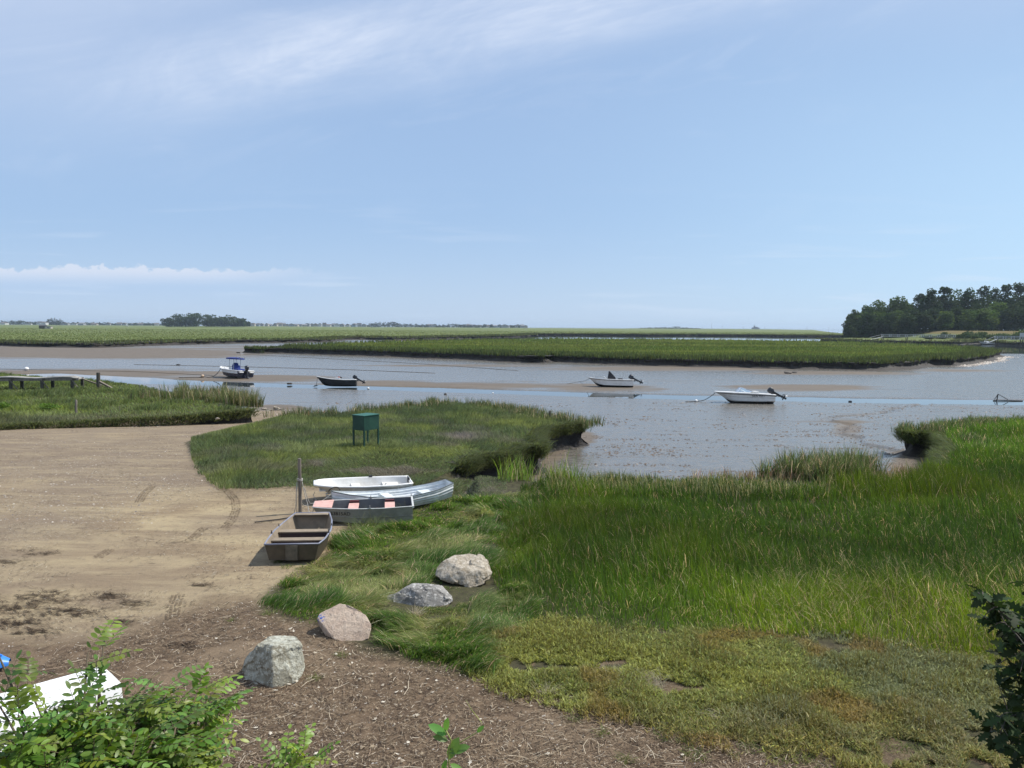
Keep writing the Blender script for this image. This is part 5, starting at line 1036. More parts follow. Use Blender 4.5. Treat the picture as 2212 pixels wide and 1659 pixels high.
mc = MB(); mc.add([(-.42,-.36,.35),(.52,-.4,.35),(.52,.4,.35),(-.42,.36,.35),(-.22,-.2,1.70),(-.12,-.22,1.72),(-.12,.22,1.72),(-.22,.2,1.70),(.5,-.3,1.05),(.5,.3,1.05)], [(0,4,7,3),(0,1,8,5,4),(3,7,6,9,2),(4,5,6,7),(5,8,9,6),(1,2,9,8)]); mc.build('console_cover', M_cover, tC, bevel=.03)
MB().box((1.02,0,.66),(.58,.8,.62), taper=.85).build('seat_cover', M_cover, tC, bevel=.08)
MB().tube([(-1.9,-.45,.9),(-1.7,-.55,1.12),(-.7,-.8,1.1),(-.55,-.82,.86)], .018, 6).build('bow_rail', M_steel, tC, True); MB().tube([(-1.9,.45,.9),(-1.7,.55,1.12),(-.7,.8,1.1),(-.55,.82,.86)], .018, 6).build('bow_rail', M_steel, tC, True)
outboard(tC, 2.38, .82, R(62), 1.08)
# D bowrider
gD = -1.20; pD_ = W(1606, 871, gD)
tD = thing('bowrider', 'white bowrider with dark stripe, windscreen and raised black motor', 'motorboat', (pD_.x, pD_.y, gD-.04), 0, rot=(R(-3), R(-1.5), R(-6)))
hD = Hull(4.95, [(0,.05,.02,1.06,.55,.72),(.1,.5,.22,1.03,.22,.5),(.3,.88,.62,.98,.03,.30),(.7,1.0,.85,.86,.0,.22),(1,.93,.8,.74,.02,.22)], rake=.95, rakelen=.4, floor=.42, th=.16, ns=6, flare=.8)
hD.shell(tD, [M_white, M_black, M_navy], M_intw, rowmat=lambda k, t: (1 if (k >= 7) else 0)); hD.rail(tD, M_white, .05)
MB().tube([o[1]+Vector((0,-.012,0)) for o in hD.outer[1:]], .028, 6).tube([o[-2]+Vector((0,.012,0)) for o in hD.outer[1:]], .028, 6).build('hull_stripe', M_navy, tD, True)
MB().tube([o[3]+Vector((0,-.006,0)) for o in hD.outer[3:]], .012, 6).tube([o[-4]+Vector((0,.006,0)) for o in hD.outer[3:]], .012, 6).build('spray_line', simple('grey_line', (.35,.36,.38), .4), tD, True)
dk = MB(); dk.grid([[Vector((hD.x(t_), y_*hD.beam(t_)*.97, float(np.interp(t_, hD.t, hD.Sh))+.02+.05*(1-y_*y_))) for y_ in np.linspace(-1,1,9)] for t_ in np.linspace(.02,.46,10)]); dk.build('foredeck', M_white, tD, True)
ws = MB(); base_ = [(-.55,-.62),(-.70,-.3),(-.72,0),(-.70,.3),(-.55,.62),(.25,.80)]; base_ = [(.45,-.84)]+base_[0:5]+[(.45,.84)]
bt = [Vector((a_, b_, 1.02 if abs(b_) < .7 else .98)) for a_, b_ in base_]; tpv = [Vector((a_+(.36 if abs(b_) < .7 else .12), b_*.86, 1.40 if abs(b_) < .7 else 1.08)) for a_, b_ in base_]
ws.grid([bt, tpv]); ws.build('windscreen', M_glass, tD); fr = MB(); fr.tube(tpv, .022, 6); 
for a_, b_ in zip(bt, tpv): fr.tube([a_, b_], .016, 6)
fr.build('windscreen_frame', M_steel, tD)
for sy_ in (-.42,.42): MB().box((.95, sy_, .86), (.5,.45,.42), taper=.85).build('seat', M_intw, tD, bevel=.05)
MB().box((2.0, 0, .74), (.7, 1.6, .10)).build('aft_deck', M_white, tD, bevel=.02)
i_ = int(.70*hD.n); sd_ = hD.outer[i_][1].lerp(hD.outer[i_][2], .7); text('SEA RAY', .20, 'hull_lettering', M_black, tD, (sd_.x, sd_.y-.03, sd_.z), (R(82), 0, 0), sx=1.5)
text('MS 4571 BK' if False else 'MS', .10, 'registration_number', M_black, tD, (hD.outer[7][1].x, hD.outer[7][1].y-.03, hD.outer[7][1].z-.07), (R(80), 0, R(-9))) if False else None
outboard(tD, 2.48, .78, R(60), 1.12)

# buoys, mooring lines, stakes on the flats
def buoy(px_, py_, gz, r_, mats, label, cap=True):
    w_ = W(px_, py_, gz); t = thing('mooring_buoy', label, 'buoy', (w_.x, w_.y, gz+r_*.75))
    rw = [[Vector((r_*math.cos(p_)*math.cos(a_), r_*math.cos(p_)*math.sin(a_), r_*math.sin(p_))) for a_ in np.linspace(0, 2*math.pi, 18, endpoint=False)] for p_ in np.linspace(-1.5, 1.5, 12)]
    MB().grid(rw, closed=True).build('float_ball', mats[0], t, True); MB().tube([Vector((r_*1.01*math.cos(a_), r_*1.01*math.sin(a_), -.05*r_)) for a_ in np.linspace(0, 2*math.pi, 25)], r_*.10, 6).build('band', mats[1], t, True)
    MB().tube([(0,0,r_*.95),(0,0,r_*1.2)], r_*.12, 6).build('eye', M_steel, t); return w_
M_tan = simple('tan_buoy', (.50,.36,.24), .6, .15, 4, .1); M_brn = simple('weedy_brown', (.12,.09,.06), .8, .3, 6, .3)
w1_ = buoy(57.5, 801, -1.13, .30, (M_white, M_brn), 'white buoy alone on the mud at the far left'); w2_ = buoy(437.5, 815.5, -1.13, .21, (M_tan, M_brn), 'tan buoy tethered to the bow of the T-top boat')
w3_ = buoy(1503.5, 869, -1.20, .145, (M_white, M_black), 'white and dark buoy tethered to the bowrider'); w5_ = buoy(1064.5, 851, -1.22, .09, (M_white, M_brn), 'tiny white float in the channel beyond the middle marsh'); w6_ = buoy(962, 854, -1.22, .13, (M_black, M_brn), 'small dark float just beyond the crest of the middle marsh')
w7_ = buoy(795.5, 841.5, -1.22, .13, (M_white, M_brn), 'small white float right of the black skiff motor'); buoy(1281-.5, 821, -1.12, .09, (M_white, M_white), 'tiny white float behind the bow of the boat with black covers')
def bowpt(t, h): 
    bpy.context.view_layer.update(); return t.matrix_world @ (h.outer[0][0]*1.0+Vector((.1,0,-.12)))
rope('mooring_line', [bowpt(tA, hA), w2_+Vector((1.6,-.4,.25)), w2_+Vector((.3,0,.1)), w2_+Vector((-2.6,-.6,.03))], .04, M_ropedark, 'dark mooring line from the T-top boat to its tan buoy', .12)
rope('mooring_line', [bowpt(tD, hD), bowpt(tD, hD).lerp(w3_, .5)-Vector((0,0,.16)), w3_+Vector((.2,0,.10)), w3_+Vector((-1.1,-.4,.02))], .03, M_ropedark, 'dark mooring line from the bowrider to its small buoy', .03)
rope('mooring_line', [bowpt(tC, hC), W(1253, 824, -1.12), W(1225, 829, -1.12)], .02, M_ropedark, 'thin line from the bow of the boat with black covers', .1)
rope('mooring_line', [bowpt(tB, hB), W(683, 833, -1.12), W(676, 834.5, -1.12)], .02, M_ropedark, 'thin line from the bow of the black skiff', .05)
def clump(px_, py_, gz, s_, label):
    w_ = W(px_, py_, gz); o = boulder([Vector((rs.uniform(-1,1)*s_, rs.uniform(-.5,.5)*s_, rs.uniform(-.2,.5)*s_)) for _ in range(14)], w_, M_bank, label, .05*s_, int(px_), 2, name='weed_clump'); del o['group']; o['category'] = 'weed clump'
clump(626, 829.5, -1.13, .35, 'dark weedy lump on the mud between two of the motor boats'); clump(683, 833.5, -1.13, .25, 'dark lump on the mud under the bow of the black skiff'); clump(385, 789, -1.13, .4, 'dark lump on the far mud left of the T-top boat'); clump(514, 763, -1.1, .6, 'dark peat lump off the left tip of the island')
w_ = W(2155, 866, -1.24); ob = MB().tube([(-.15,0,-.2),(-.05,0,.2),(.0,0,.62)], .045, 6).tube([(0,0,.62),(.9,-.05,.12)], .03, 6).tube([(.0,0,.6),(-.3,0,.12)], .025, 6).tube([(-.4,0,.02),(-.1,0,.06),(1.1,-.1,.04),(2.2,-.1,.02)], .05, 6).build('mooring_anchor', M_ropedark); ob.location = w_; tag(ob, 'dark bent mooring anchor sticking out of the water at the right edge', 'anchor')
for k, pp in enumerate([[(0,797),(300,803),(460,811)],[(527,766),(700,775),(900,786),(1120,801)],[(290,788),(500,792),(760,799),(940,806)]]):
    rope('ground_line', [W(a_, b_, -1.13)+Vector((0,0,.0)) for a_, b_ in pp], .03, M_brn, ['dark line lying on the mud from the left edge towards the T-top boat','dark line lying on the mud below the near bank of the island','dark line lying on the mud behind the T-top boat'][k], 0)
# ------------------------------------------------------------------ trees, far shore
M_bark = simple('bark', (.10,.085,.07), .9, .25, 5, .5, stretch=(1,1,.2)); M_tleaf = leafmat('tree_leaf', .7, .28, .08)
def crown(name, lobes, parent, nleaf, ls, base, seed, cut=.0, jag=.25, flat=.6, label=None):
    """lobes: (x,y,z,rx,ry,rz) local"""
    r = np.random.default_rng(seed); P = []; Cc = []; vol = np.array([l[3]*l[5] for l in lobes]); vol = vol/vol.sum()
    for l, v_ in zip(lobes, vol):
        k = max(6, int(nleaf*v_)); d = r.normal(size=(k,3)); d /= np.linalg.norm(d, axis=1, keepdims=True); rad = (r.random(k)**.35)
        rad = rad*(1+jag*(fbm(d[:,0]*2.2+seed+l[0], d[:,2]*2.2+d[:,1], 3)-.5)*2)
        P.append(np.array(l[:3])+d*np.array(l[3:6])*rad[:,None]); b_ = np.array(base)*(.75+.5*r.random())*(1+.12*(r.random(3)-.5)); Cc.append(np.clip(b_[None]*(1+.5*(r.random((k,1))-.5)), 0, 1))
    P = np.concatenate(P); Cc = np.concatenate(Cc); n = len(P); a = r.normal(size=(n,3)); a /= np.linalg.norm(a, axis=1, keepdims=True); b = np.cross(a, r.normal(size=(n,3))); b /= np.linalg.norm(b, axis=1, keepdims=True)
    a[:,2] *= flat; s1 = ls*(.5+r.random((n,1))); s2 = s1*(.5+.4*r.random((n,1)))
    Vv = np.stack([P-a*s1, P+b*s2, P+a*s1, P-b*s2], 1).reshape(-1,3); o = npmesh(name, Vv, [np.arange(n*4).reshape(n,4)], M_tleaf, col=np.repeat(Cc, 4, 0)); o.parent = parent
    return o
def tree(x, y, z, hgt, wid, seed, label, base=(.040,.062,.022), group=None, nleaf=1500, ls=.45, kind='broad', name='tree', bare=.12, lobn=11):
    r = random.Random(seed); t = thing(name, label, 'tree', (x, y, z), 0, group)
    tm = MB(); tm.tube([(0,0,-.5),(r.uniform(-.02,.02)*hgt,0,hgt*.35),(r.uniform(-.05,.05)*hgt,0,hgt*.8)], [hgt*.022+.05,hgt*.016+.03,.04], 7)
    for k in range(4 if hgt > 5 else 2):
        a_ = r.random()*6.28; z0 = hgt*r.uniform(.25,.6); tm.tube([(0,0,z0),(wid*.2*math.cos(a_),wid*.2*math.sin(a_),z0+hgt*.12),(wid*.38*math.cos(a_),wid*.38*math.sin(a_),z0+hgt*.2)], [hgt*.010,hgt*.007,.02], 5)
    tm.build('trunk', M_bark, t, True); lob = []
    for k in range(lobn):
        if kind == 'pine':
            f = r.uniform(bare+.12, .96); w_ = wid*.5*(1.05-f*.75); a_ = r.random()*6.28; q_ = r.uniform(.2,.75); rr_ = w_*r.uniform(.38,.62); lob.append((w_*q_*math.cos(a_), w_*q_*math.sin(a_), hgt*f, rr_*1.2, rr_*1.1, max(.4, hgt*.055)))
        else:
            f = r.uniform(bare+.16, .86); w_ = wid*.5*math.sin(math.pi*min(.97, .12+.80*f))**.6; a_ = r.random()*6.28; q_ = math.sqrt(r.random())*.72; rr_ = wid*r.uniform(.15,.27); lob.append((w_*q_*math.cos(a_), w_*q_*math.sin(a_), hgt*f, rr_, rr_, rr_*.78*min(1.6, hgt/wid)))
    lob.append((0,0,hgt*.88,wid*.17,wid*.17,hgt*.12)); lob.append((0,0,hgt*.5,wid*.40,wid*.36,hgt*.32)); lob.append((0,0,hgt*.25,wid*.38,wid*.34,hgt*.22)) if bare <= 0 else None
    crown('crown', lob, t, nleaf, ls, base, seed); return t
ORD = lambda i: ['first','second','third','fourth','fifth','sixth','seventh','eighth','ninth','tenth','eleventh','twelfth','thirteenth','fourteenth','fifteenth','sixteenth','seventeenth','eighteenth','nineteenth','twentieth'][i] if i < 20 else '%dth' % (i+1)
# wood on the right: back row sets the skyline, front row hides the trunks
back = [(1845,668,30,'b'),(1868,658,34,'b'),(1896,646,44,'b'),(1928,642,44,'b'),(1953,651,36,'b'),(1985,634,46,'p'),(2008,623,42,'p'),(2036,618,48,'p'),(2064,624,44,'b'),(2090,621,44,'p'),(2118,617,46,'p'),(2146,621,44,'p'),(2172,614,42,'p'),(2198,609,46,'p'),(2228,611,50,'p'),(2262,612,52,'p'),(2300,615,52,'p')]
for i, (px_, ty, w_, kd) in enumerate(back):
    Y = 455+ (i % 3)*9; g_ = W(px_, 700, 0); b_ = PD(px_, 720, Y); z = float(height(np.array([b_.x]), np.array([Y]))[0]); top_ = PD(px_, ty, Y).z
    tree(b_.x, Y, z, top_-z, w_*Y/1662*1.5, 100+i, '%s tree from the left along the skyline of the dark wood on the right' % ORD(i), (.036,.060,.024) if kd == 'p' else (.060,.095,.028), 'skyline trees of the wood on the right', 4200, .6, 'pine' if kd == 'p' else 'broad', lobn=22 if kd == 'p' else 14, bare=-.05)
front = [(1836,690,22),(1852,684,26),(1872,676,30),(1893,672,30),(1915,676,28),(1936,670,30),(1958,676,28),(1976,668,30),(1996,672,28),(2016,664,30),(2040,672,24),(2062,662,30),(2084,668,30),(2108,655,32),(2130,664,28),(2156,652,34),(2182,656,32),(2206,650,34),(2236,655,36)]
for i, (px_, ty, w_) in enumerate(front):
    Y = 424+(i % 2)*8; b_ = PD(px_, 720, Y); z = float(height(np.array([b_.x]), np.array([Y]))[0]); top_ = PD(px_, ty, Y).z; lt_ = i in (3, 5, 10, 12, 14, 15)
    tree(b_.x, Y, z, top_-z, w_*Y/1662*1.8, 200+i, '%s lower tree from the left in front of the dark wood on the right' % ORD(i), (.085,.130,.034) if lt_ else (.034,.054,.020), 'lower trees of the wood on the right', 3400, .5, bare=-.15, lobn=16)
def bush(px_, py_, Y, w_, h_, seed, label, base, n=260, ls=.3, zz=None, group=None, cat='bush'):
    b_ = PD(px_, py_, Y); z = float(height(np.array([b_.x]), np.array([b_.y]))[0]) if zz is None else zz; t = thing('bush', label, cat, (b_.x, b_.y, z), 0, group); r = random.Random(seed)
    lob = [(r.uniform(-.3,.3)*w_, r.uniform(-.2,.2)*w_, h_*r.uniform(.3,.65), w_*r.uniform(.22,.38), w_*.25, h_*.32) for _ in range(5)]; crown('foliage', lob, t, n, ls, base, seed)
    MB().tube([(0,0,-.2),(.02,0,h_*.5)], [.03*h_,.02*h_], 5).tube([(0,0,0),(w_*.2,0,h_*.5)], [.02*h_,.012*h_], 5).build('stem', M_bark, t); return t
for i in range(20):
    px_ = 2000+i*11+rs.uniform(-4,4); Y = 386+rs.uniform(-6,6); bush(px_, 725, Y, rs.uniform(5,8), rs.uniform(2.2,4.0), 300+i, '%s shrub from the left along the foot of the brown bank below the wood' % ORD(i), (.05,.08,.028), 420, .32, None, 'shrubs below the wood')
for i, (px_, s_) in enumerate(((2188,3.2),(2205,4.2),(2222,4.6))): bush(px_, 716, 366, 6.5, s_*1.4, 330+i, '%s of the taller shrubs beside the right dock' % ORD(i), (.06,.10,.032), 400, .3, .1, 'tall shrubs beside the right dock')
bush(107, 889, 45.5, 1.1, .62, 340, 'small bright green bush in front of the old pier', (.12,.20,.04), 520, .045); bush(2, 889, 45.5, .9, .6, 341, 'small bright green bush cut by the left picture edge', (.12,.20,.04), 420, .045)
# docks at the right
M_dock = simple('grey_dock_wood', (.42,.43,.43), .8, .15, 3, .2)
def dock(pa_, pb_, Y, hz, label, stair=None, n=9):
    a_ = PD(pa_[0], pa_[1], Y); b_ = PD(pb_[0], pb_[1], Y); t = thing('dock', label, 'dock', (a_.x, a_.y, 0)); L_ = b_.x-a_.x; zd = hz
    MB().box((L_/2, 0, zd), (L_, 1.6, .16)).build('deck', M_dock, t)
    for sy_ in (-.75, .75): MB().box((L_/2, sy_, zd+1.05), (L_, .1, .2)).build('handrail', M_dock, t); MB().box((L_/2, sy_, zd+.55), (L_, .08, .13)).build('midrail', M_dock, t)
    for i in range(n+1):
        for sy_ in (-.75, .75): MB().box((L_*i/n, sy_, zd+.5), (.18, .12, 1.1)).build('railing_post', M_dock, t)
        if i % 3 == 0:
            for sy_ in (-.7, .7): MB().tube([(L_*i/n+.2, sy_, -1.4), (L_*i/n+.2, sy_, zd)], .16, 6).build('piling', M_wooddark, t)
    if stair:
        s_ = PD(stair[0], stair[1], Y)-a_; MB().tube([(0,-.6,zd+.0),(s_.x,-.6,.15)], .16, 4).build('gangway', M_alu, t); MB().tube([(0,.6,zd+1.0),(s_.x,.6,1.1)], .07, 4).build('gangway_rail', M_dock, t)
    return t
dock((1906,724), (2062,726), 352, 1.5, 'long grey railed dock in front of the dark wood', (1880,733)); dock((2152,728), (2260,729), 275, 1.7, 'grey railed dock on the right picture edge beside the moored white boat', (2128,742), 6)
w_ = W(2130, 744, -1.2); t = thing('moored_boat', 'small white motorboat lying on the mud below the right dock', 'motorboat', (w_.x, w_.y, -1.2)); hM = Hull(6.2, [(0,.05,.02,1.2,.5,.7),(.3,1.0,.7,1.05,.02,.3),(.7,1.1,.9,.9,0,.25),(1,1.0,.85,.85,.02,.25)], rake=1.0, floor=.4, th=.12); hM.shell(t, M_white, M_white); MB().box((.2,0,1.15),(1.6,1.3,.5),taper=.75).build('cabin', M_white, t); MB().box((0,-1.06,.75),(5.2,.03,.12)).build('hull_stripe', M_navy, t); outboard(t, 3.0, .9, R(30), 1.3)
clump(2072, 737, -1.1, 1.1, 'dark boulder on the small mud beach in front of the wood')
sg = PD(2208, 722, 272); t = thing('sign_board', 'pale board standing on the right dock at the picture edge', 'sign', (sg.x, sg.y, 1.7)); MB().box((0,0,1.6),(1.6,.08,1.4)).build('board', M_alu, t); MB().box((-.5,.06,.5),(.1,.1,1.0)).build('post', M_dock, t); MB().box((.5,.06,.5),(.1,.1,1.0)).build('post', M_dock, t)
# distant grove on the marsh
gro = [(362,688,16),(376,681,20),(392,678,22),(410,676,24),(428,676,24),(446,679,20),(462,679,20),(478,683,18),(494,679,18),(508,684,18),(520,688,16),(529,693,12),(384,690,16),(415,688,20),(450,690,18),(487,690,16),(512,692,14)]
for i, (px_, ty, w_) in enumerate(sorted(gro)):
    Y = 1300+12*(i % 3); b_ = PD(px_, 705, Y); z = b_.z-.4; tree(b_.x, Y, z, PD(px_, ty, Y).z-z, w_*Y/1662*1.9, 400+i, '%s tree from the left in the dense grove standing on the far marsh' % ORD(i), (.045,.070,.028), 'trees of the grove on the far marsh', 900, 1.3, bare=-.1, lobn=7)
# land rise under the distant shore
def shore(name, px0, px1, Y, yb, dep=60):
    a_ = PD(px0, yb, Y); b_ = PD(px1, yb, Y); top_ = W(0, 0, 0) if False else None; zt_ = PD((px0+px1)/2, yb, Y).z
    n = 40; mb = MB(); rows_ = []
    for j, (dy_, f) in enumerate(((-45,-.3),(-10,.8),(10,1.0),(dep,1.0),(dep+60,-.3))):
        rows_.append([Vector((a_.x+(b_.x-a_.x)*i/n, Y+dy_, (PD(px0+(px1-px0)*i/n, yb+(px0+(px1-px0)*i/n-px0)*0, Y).z)*max(0,f)*min(1, i/3, (n-i)/3)+(-.5 if f < 0 else 0))) for i in range(n+1)])
    mb.grid(rows_); o = mb.build(name, M_plain, None, True); o['kind'] = 'structure'; return o
shore('far_shore', 350, 545, 1300, 705.2); 
hm = [simple('house_white', (.62,.62,.60), .8, .05, 1, 0), simple('house_grey', (.30,.31,.32), .8, .05, 1, 0), simple('house_tan', (.42,.38,.32), .8, .05, 1, 0), simple('house_blue', (.22,.27,.33), .8, .05, 1, 0)]
hr = [simple('roof_dark', (.07,.07,.075), .9, .1, 1, 0), simple('roof_brown', (.13,.11,.10), .9, .1, 1, 0), simple('roof_grey', (.2,.2,.21), .9, .1, 1, 0)]; M_win = simple('window_dark', (.03,.035,.045), .2, .1, 1, 0)
def house(px_, yb, Y, w_, h_, rh, mi, ri, label, group, dz=0.0):
    b_ = PD(px_, yb, Y); t = thing('house', label, 'house', (b_.x, Y, b_.z), R(rs.uniform(-25,25)), group); d = w_*.75
    MB().box((0,0,h_/2-.6), (w_, d, h_+1.2)).build('wall', hm[mi], t)
    g_ = rs.random() < .5
    if g_: vs = [(-w_/2-.4,-d/2-.4,h_),(w_/2+.4,-d/2-.4,h_),(w_/2+.4,d/2+.4,h_),(-w_/2-.4,d/2+.4,h_),(-w_/2-.4,0,h_+rh),(w_/2+.4,0,h_+rh)]; fs = [(0,1,5,4),(2,3,4,5),(0,4,3),(1,2,5),(3,2,1,0)]
    else: vs = [(-w_/2-.4,-d/2-.4,h_),(w_/2+.4,-d/2-.4,h_),(w_/2+.4,d/2+.4,h_),(-w_/2-.4,d/2+.4,h_),(0,-d/2-.4,h_+rh),(0,d/2+.4,h_+rh)]; fs = [(0,1,4),(2,3,5),(1,2,5,4),(3,0,4,5),(3,2,1,0)]
    MB().add(vs, fs).build('roof', hr[ri], t)
    for wx in (-.28, .02, .3): MB().box((w_*wx, -d/2-.02, h_*.6), (w_*.13, .1, h_*.3)).build('window', M_win, t)
    return t
zn = lambda px_: 703.6+(px_-840)*.0060+3.0
zones = [('left', [9,60,86,98,141,160,176,205,233,258,271,292,305,338], 1.0), ('between the grove and the tree clump', list(range(540,732,9))+[739,752,768,776,785], 1.0), ('right of the tree clump', [925,934,941,1002,1010,1019,1027,1037,1052,1061,1070,1079,1088,1097,1104,1112,1120,1129,1135], 1.0)]
for zi, (zname, lst, k) in enumerate(zones):
    for i, px_ in enumerate(lst):
        Y = 2150+rs.uniform(-40,90); w_ = rs.uniform(9,15)*(1.2 if zi == 0 else 1); wht = px_ in (86, 98); h_ = rs.uniform(3.8,6.4)*(1.15 if zi else .9)
        house(px_+rs.uniform(-2,2), zn(px_), Y, w_, h_ if not wht else 6.5, rs.uniform(2.4,4.0), 0 if wht else rs.choice([0,1,1,2,3,1]), rs.choice([0,1,2]), '%s distant house from the left on the shore %s' % (ORD(i), {'left':'left of the grove','between the grove and the tree clump':'between the grove and the tree clump','right of the tree clump':'right of the tree clump'}[zname]), 'distant houses '+zname)
def treeline(spec, nm, label, Y0, base, seed, nl=180, ls=1.6):
    for i, (px_, hp, wp_) in enumerate(spec):
        Y = Y0+rs.uniform(-20,60); yb = zn(px_); b_ = PD(px_, yb, Y); h_ = hp*Y/1662; tree(b_.x, Y, b_.z-.5, h_+.5, wp_*Y/1662*1.5, seed+i, label % ORD(i), base, nm, nl, ls, bare=-.15, lobn=6)
L1 = [(rs.uniform(-4,4)+x_, rs.uniform(7,10.5) if x_ < 90 else rs.uniform(4.5,7), rs.uniform(9,14)) for x_ in range(-6, 352, 8)]; L1 = [(a_, b_, c_) for a_, b_, c_ in L1]
treeline(sorted(L1), 'far treeline left of the grove', '%s tree from the left in the distant tree line left of the grove', 2230, (.042,.062,.034), 500)
treeline([(104,14,5),(107,8,8),(112,15.5,6),(119,17,9),(130,15,10),(127,9,14)], 'tall distant trees above the small hut', '%s of the tall distant trees above the hut at the left', 2140, (.036,.052,.032), 560, 240, 1.3)
L2 = [(rs.uniform(-3,3)+x_, rs.uniform(3.0,5.6), rs.uniform(6,10)) for x_ in range(536, 800, 9)]
treeline(L2, 'far trees among the middle houses', '%s low distant tree from the left between the grove and the tree clump', 2280, (.045,.062,.038), 600, 110)
L3 = [(804,8,12),(812,10,12),(821,11.5,14),(831,11.5,12),(839,11,12),(848,13,9),(855,11,10),(862,9,12),(875,7.5,12),(887,8,12),(899,7.5,12),(911,7,12),(921,6.5,10),(948,6,10),(958,6.5,10),(968,8,10),(980,8,12),(992,7.5,12),(1004,7.2,12),(1016,6.5,12),(1030,6,12),(1044,7,12),(1060,5.5,12),(1084,5.5,10),(1106,5.5,9),(1124,5.0,9)]
treeline(L3, 'distant tree clump and its neighbours', '%s tree from the left in the low distant clump right of the grove', 2120, (.035,.050,.032), 650, 200, 1.4)
L4 = [(1385+i*6.5+rs.uniform(-2,2), rs.uniform(1.2,3.2) if not 10 < i < 13 else 5.0, rs.uniform(7,11)) for i in range(20)]
treeline(L4, 'low scrub on the right horizon', '%s low scrub patch from the left on the horizon right of the houses', 2350, (.04,.055,.036), 700, 70)
for a_ in ((-40, 352), (530, 800), (800, 1145), (1370, 1720)):
    n = 50; mb = MB(); rows_ = []
    for dy_, f in ((-60,-.3),(-12,.85),(30,1.0),(260,1.0),(330,-.4)):
        rows_.append([Vector((PD(a_[0]+(a_[1]-a_[0])*i/n, 706, 2110).x, 2110+dy_, (PD(a_[0]+(a_[1]-a_[0])*i/n, zn(a_[0]+(a_[1]-a_[0])*i/n), 2110).z+.25)*max(0, f)*min(1, i/3, (n-i)/3)-(.5 if f < 0 else 0))) for i in range(n+1)])
    mb.grid(rows_); o = mb.build('far_shore', M_plain, None, True); o['kind'] = 'structure'
# isolated far things
b_ = PD(98, 708.5, 800); t = thing('hut', 'low dark hut alone on the far marsh at the left', 'hut', (b_.x, 800, -.1)); h0_ = 3.0
MB().box((-2.5,0,1.4), (6,4,3.2)).build('wall', M_wooddark, t); MB().box((3.6,0,1.2), (6,3.6,2.6)).build('side_wall', hm[2], t); MB().add([(-5.8,-2.3,3.0),(.8,-2.3,3.0),(.8,2.3,3.0),(-5.8,2.3,3.0),(-5.8,0,4.3),(.8,0,4.3)], [(0,1,5,4),(2,3,4,5),(0,4,3),(1,2,5),(3,2,1,0)]).build('roof', hr[0], t); MB().box((3.6,0,2.75),(6.8,4.2,.3)).build('flat_roof', hr[2], t); MB().box((3.8,-1.85,1.4),(1.2,.1,1.0)).build('window', M_win, t)
b_ = PD(273*.0+272.8, 706, 1700); b_ = PD(274, 706.5, 1700); t = thing('sailboat', 'tiny white sail rising above the far marsh', 'sailboat', (b_.x, 1700, 0)); MB().add([(0,0,1.5),(3.2,0,1.7),(.3,0,10.5),(0,.12,1.5),(3.2,.12,1.7),(.3,.12,10.5)], [(0,1,2),(5,4,3),(0,3,4,1),(1,4,5,2),(2,5,3,0)]).build('sail', M_white, t); MB().tube([(0,0,0),(0,0,11)], .09, 6).build('mast', M_alu, t); hS = Hull(7, [(0,.05,.02,1.2,.4,.6),(.5,1.1,.8,1.0,0,.3),(1,.8,.6,1.0,.1,.3)], rake=.8, floor=.5, th=.1); hS.shell(t, M_white, M_white)
b_ = PD(1632, 711.5, 2500); t = thing('lookout_building', 'dark low building with a small roof tower on the right horizon', 'building', (b_.x, 2500, b_.z)); MB().box((0,0,2.5),(22,12,7)).build('wall', hm[1], t); MB().box((0,0,6.8),(14,8,2.6),taper=.7).build('roof', hr[0], t); MB().box((-4,0,9.5),(4,4,5),taper=.8).build('tower', hm[1], t); MB().tube([(-4,0,11),(-4,0,16)], .25, 6).build('mast', M_black, t)
for i, (px_, hp) in enumerate([(1436,5),(1537,12),(1560,7),(1517,4),(1605,6),(1652,5),(1743,6),(1790,5)]):
    b_ = PD(px_, 709.5+(px_-1500)*.0058, 2300); o = MB().tube([(0,0,-1),(0,0,hp*2300/1662)], [.28,.18], 6).build('pole', M_black); o.location = b_; tag(o, '%s thin pole from the left standing on the right horizon' % ORD(i if i > 0 else 0), 'pole', 'poles on the right horizon')
for i, o in enumerate(sorted([o_ for o_ in C.objects if o_.name.startswith('pole')], key=lambda q_: q_.location.x)): o['label'] = '%s thin pole from the left standing on the right horizon' % ORD(i)
b_ = PD(1280, 716, 1100)

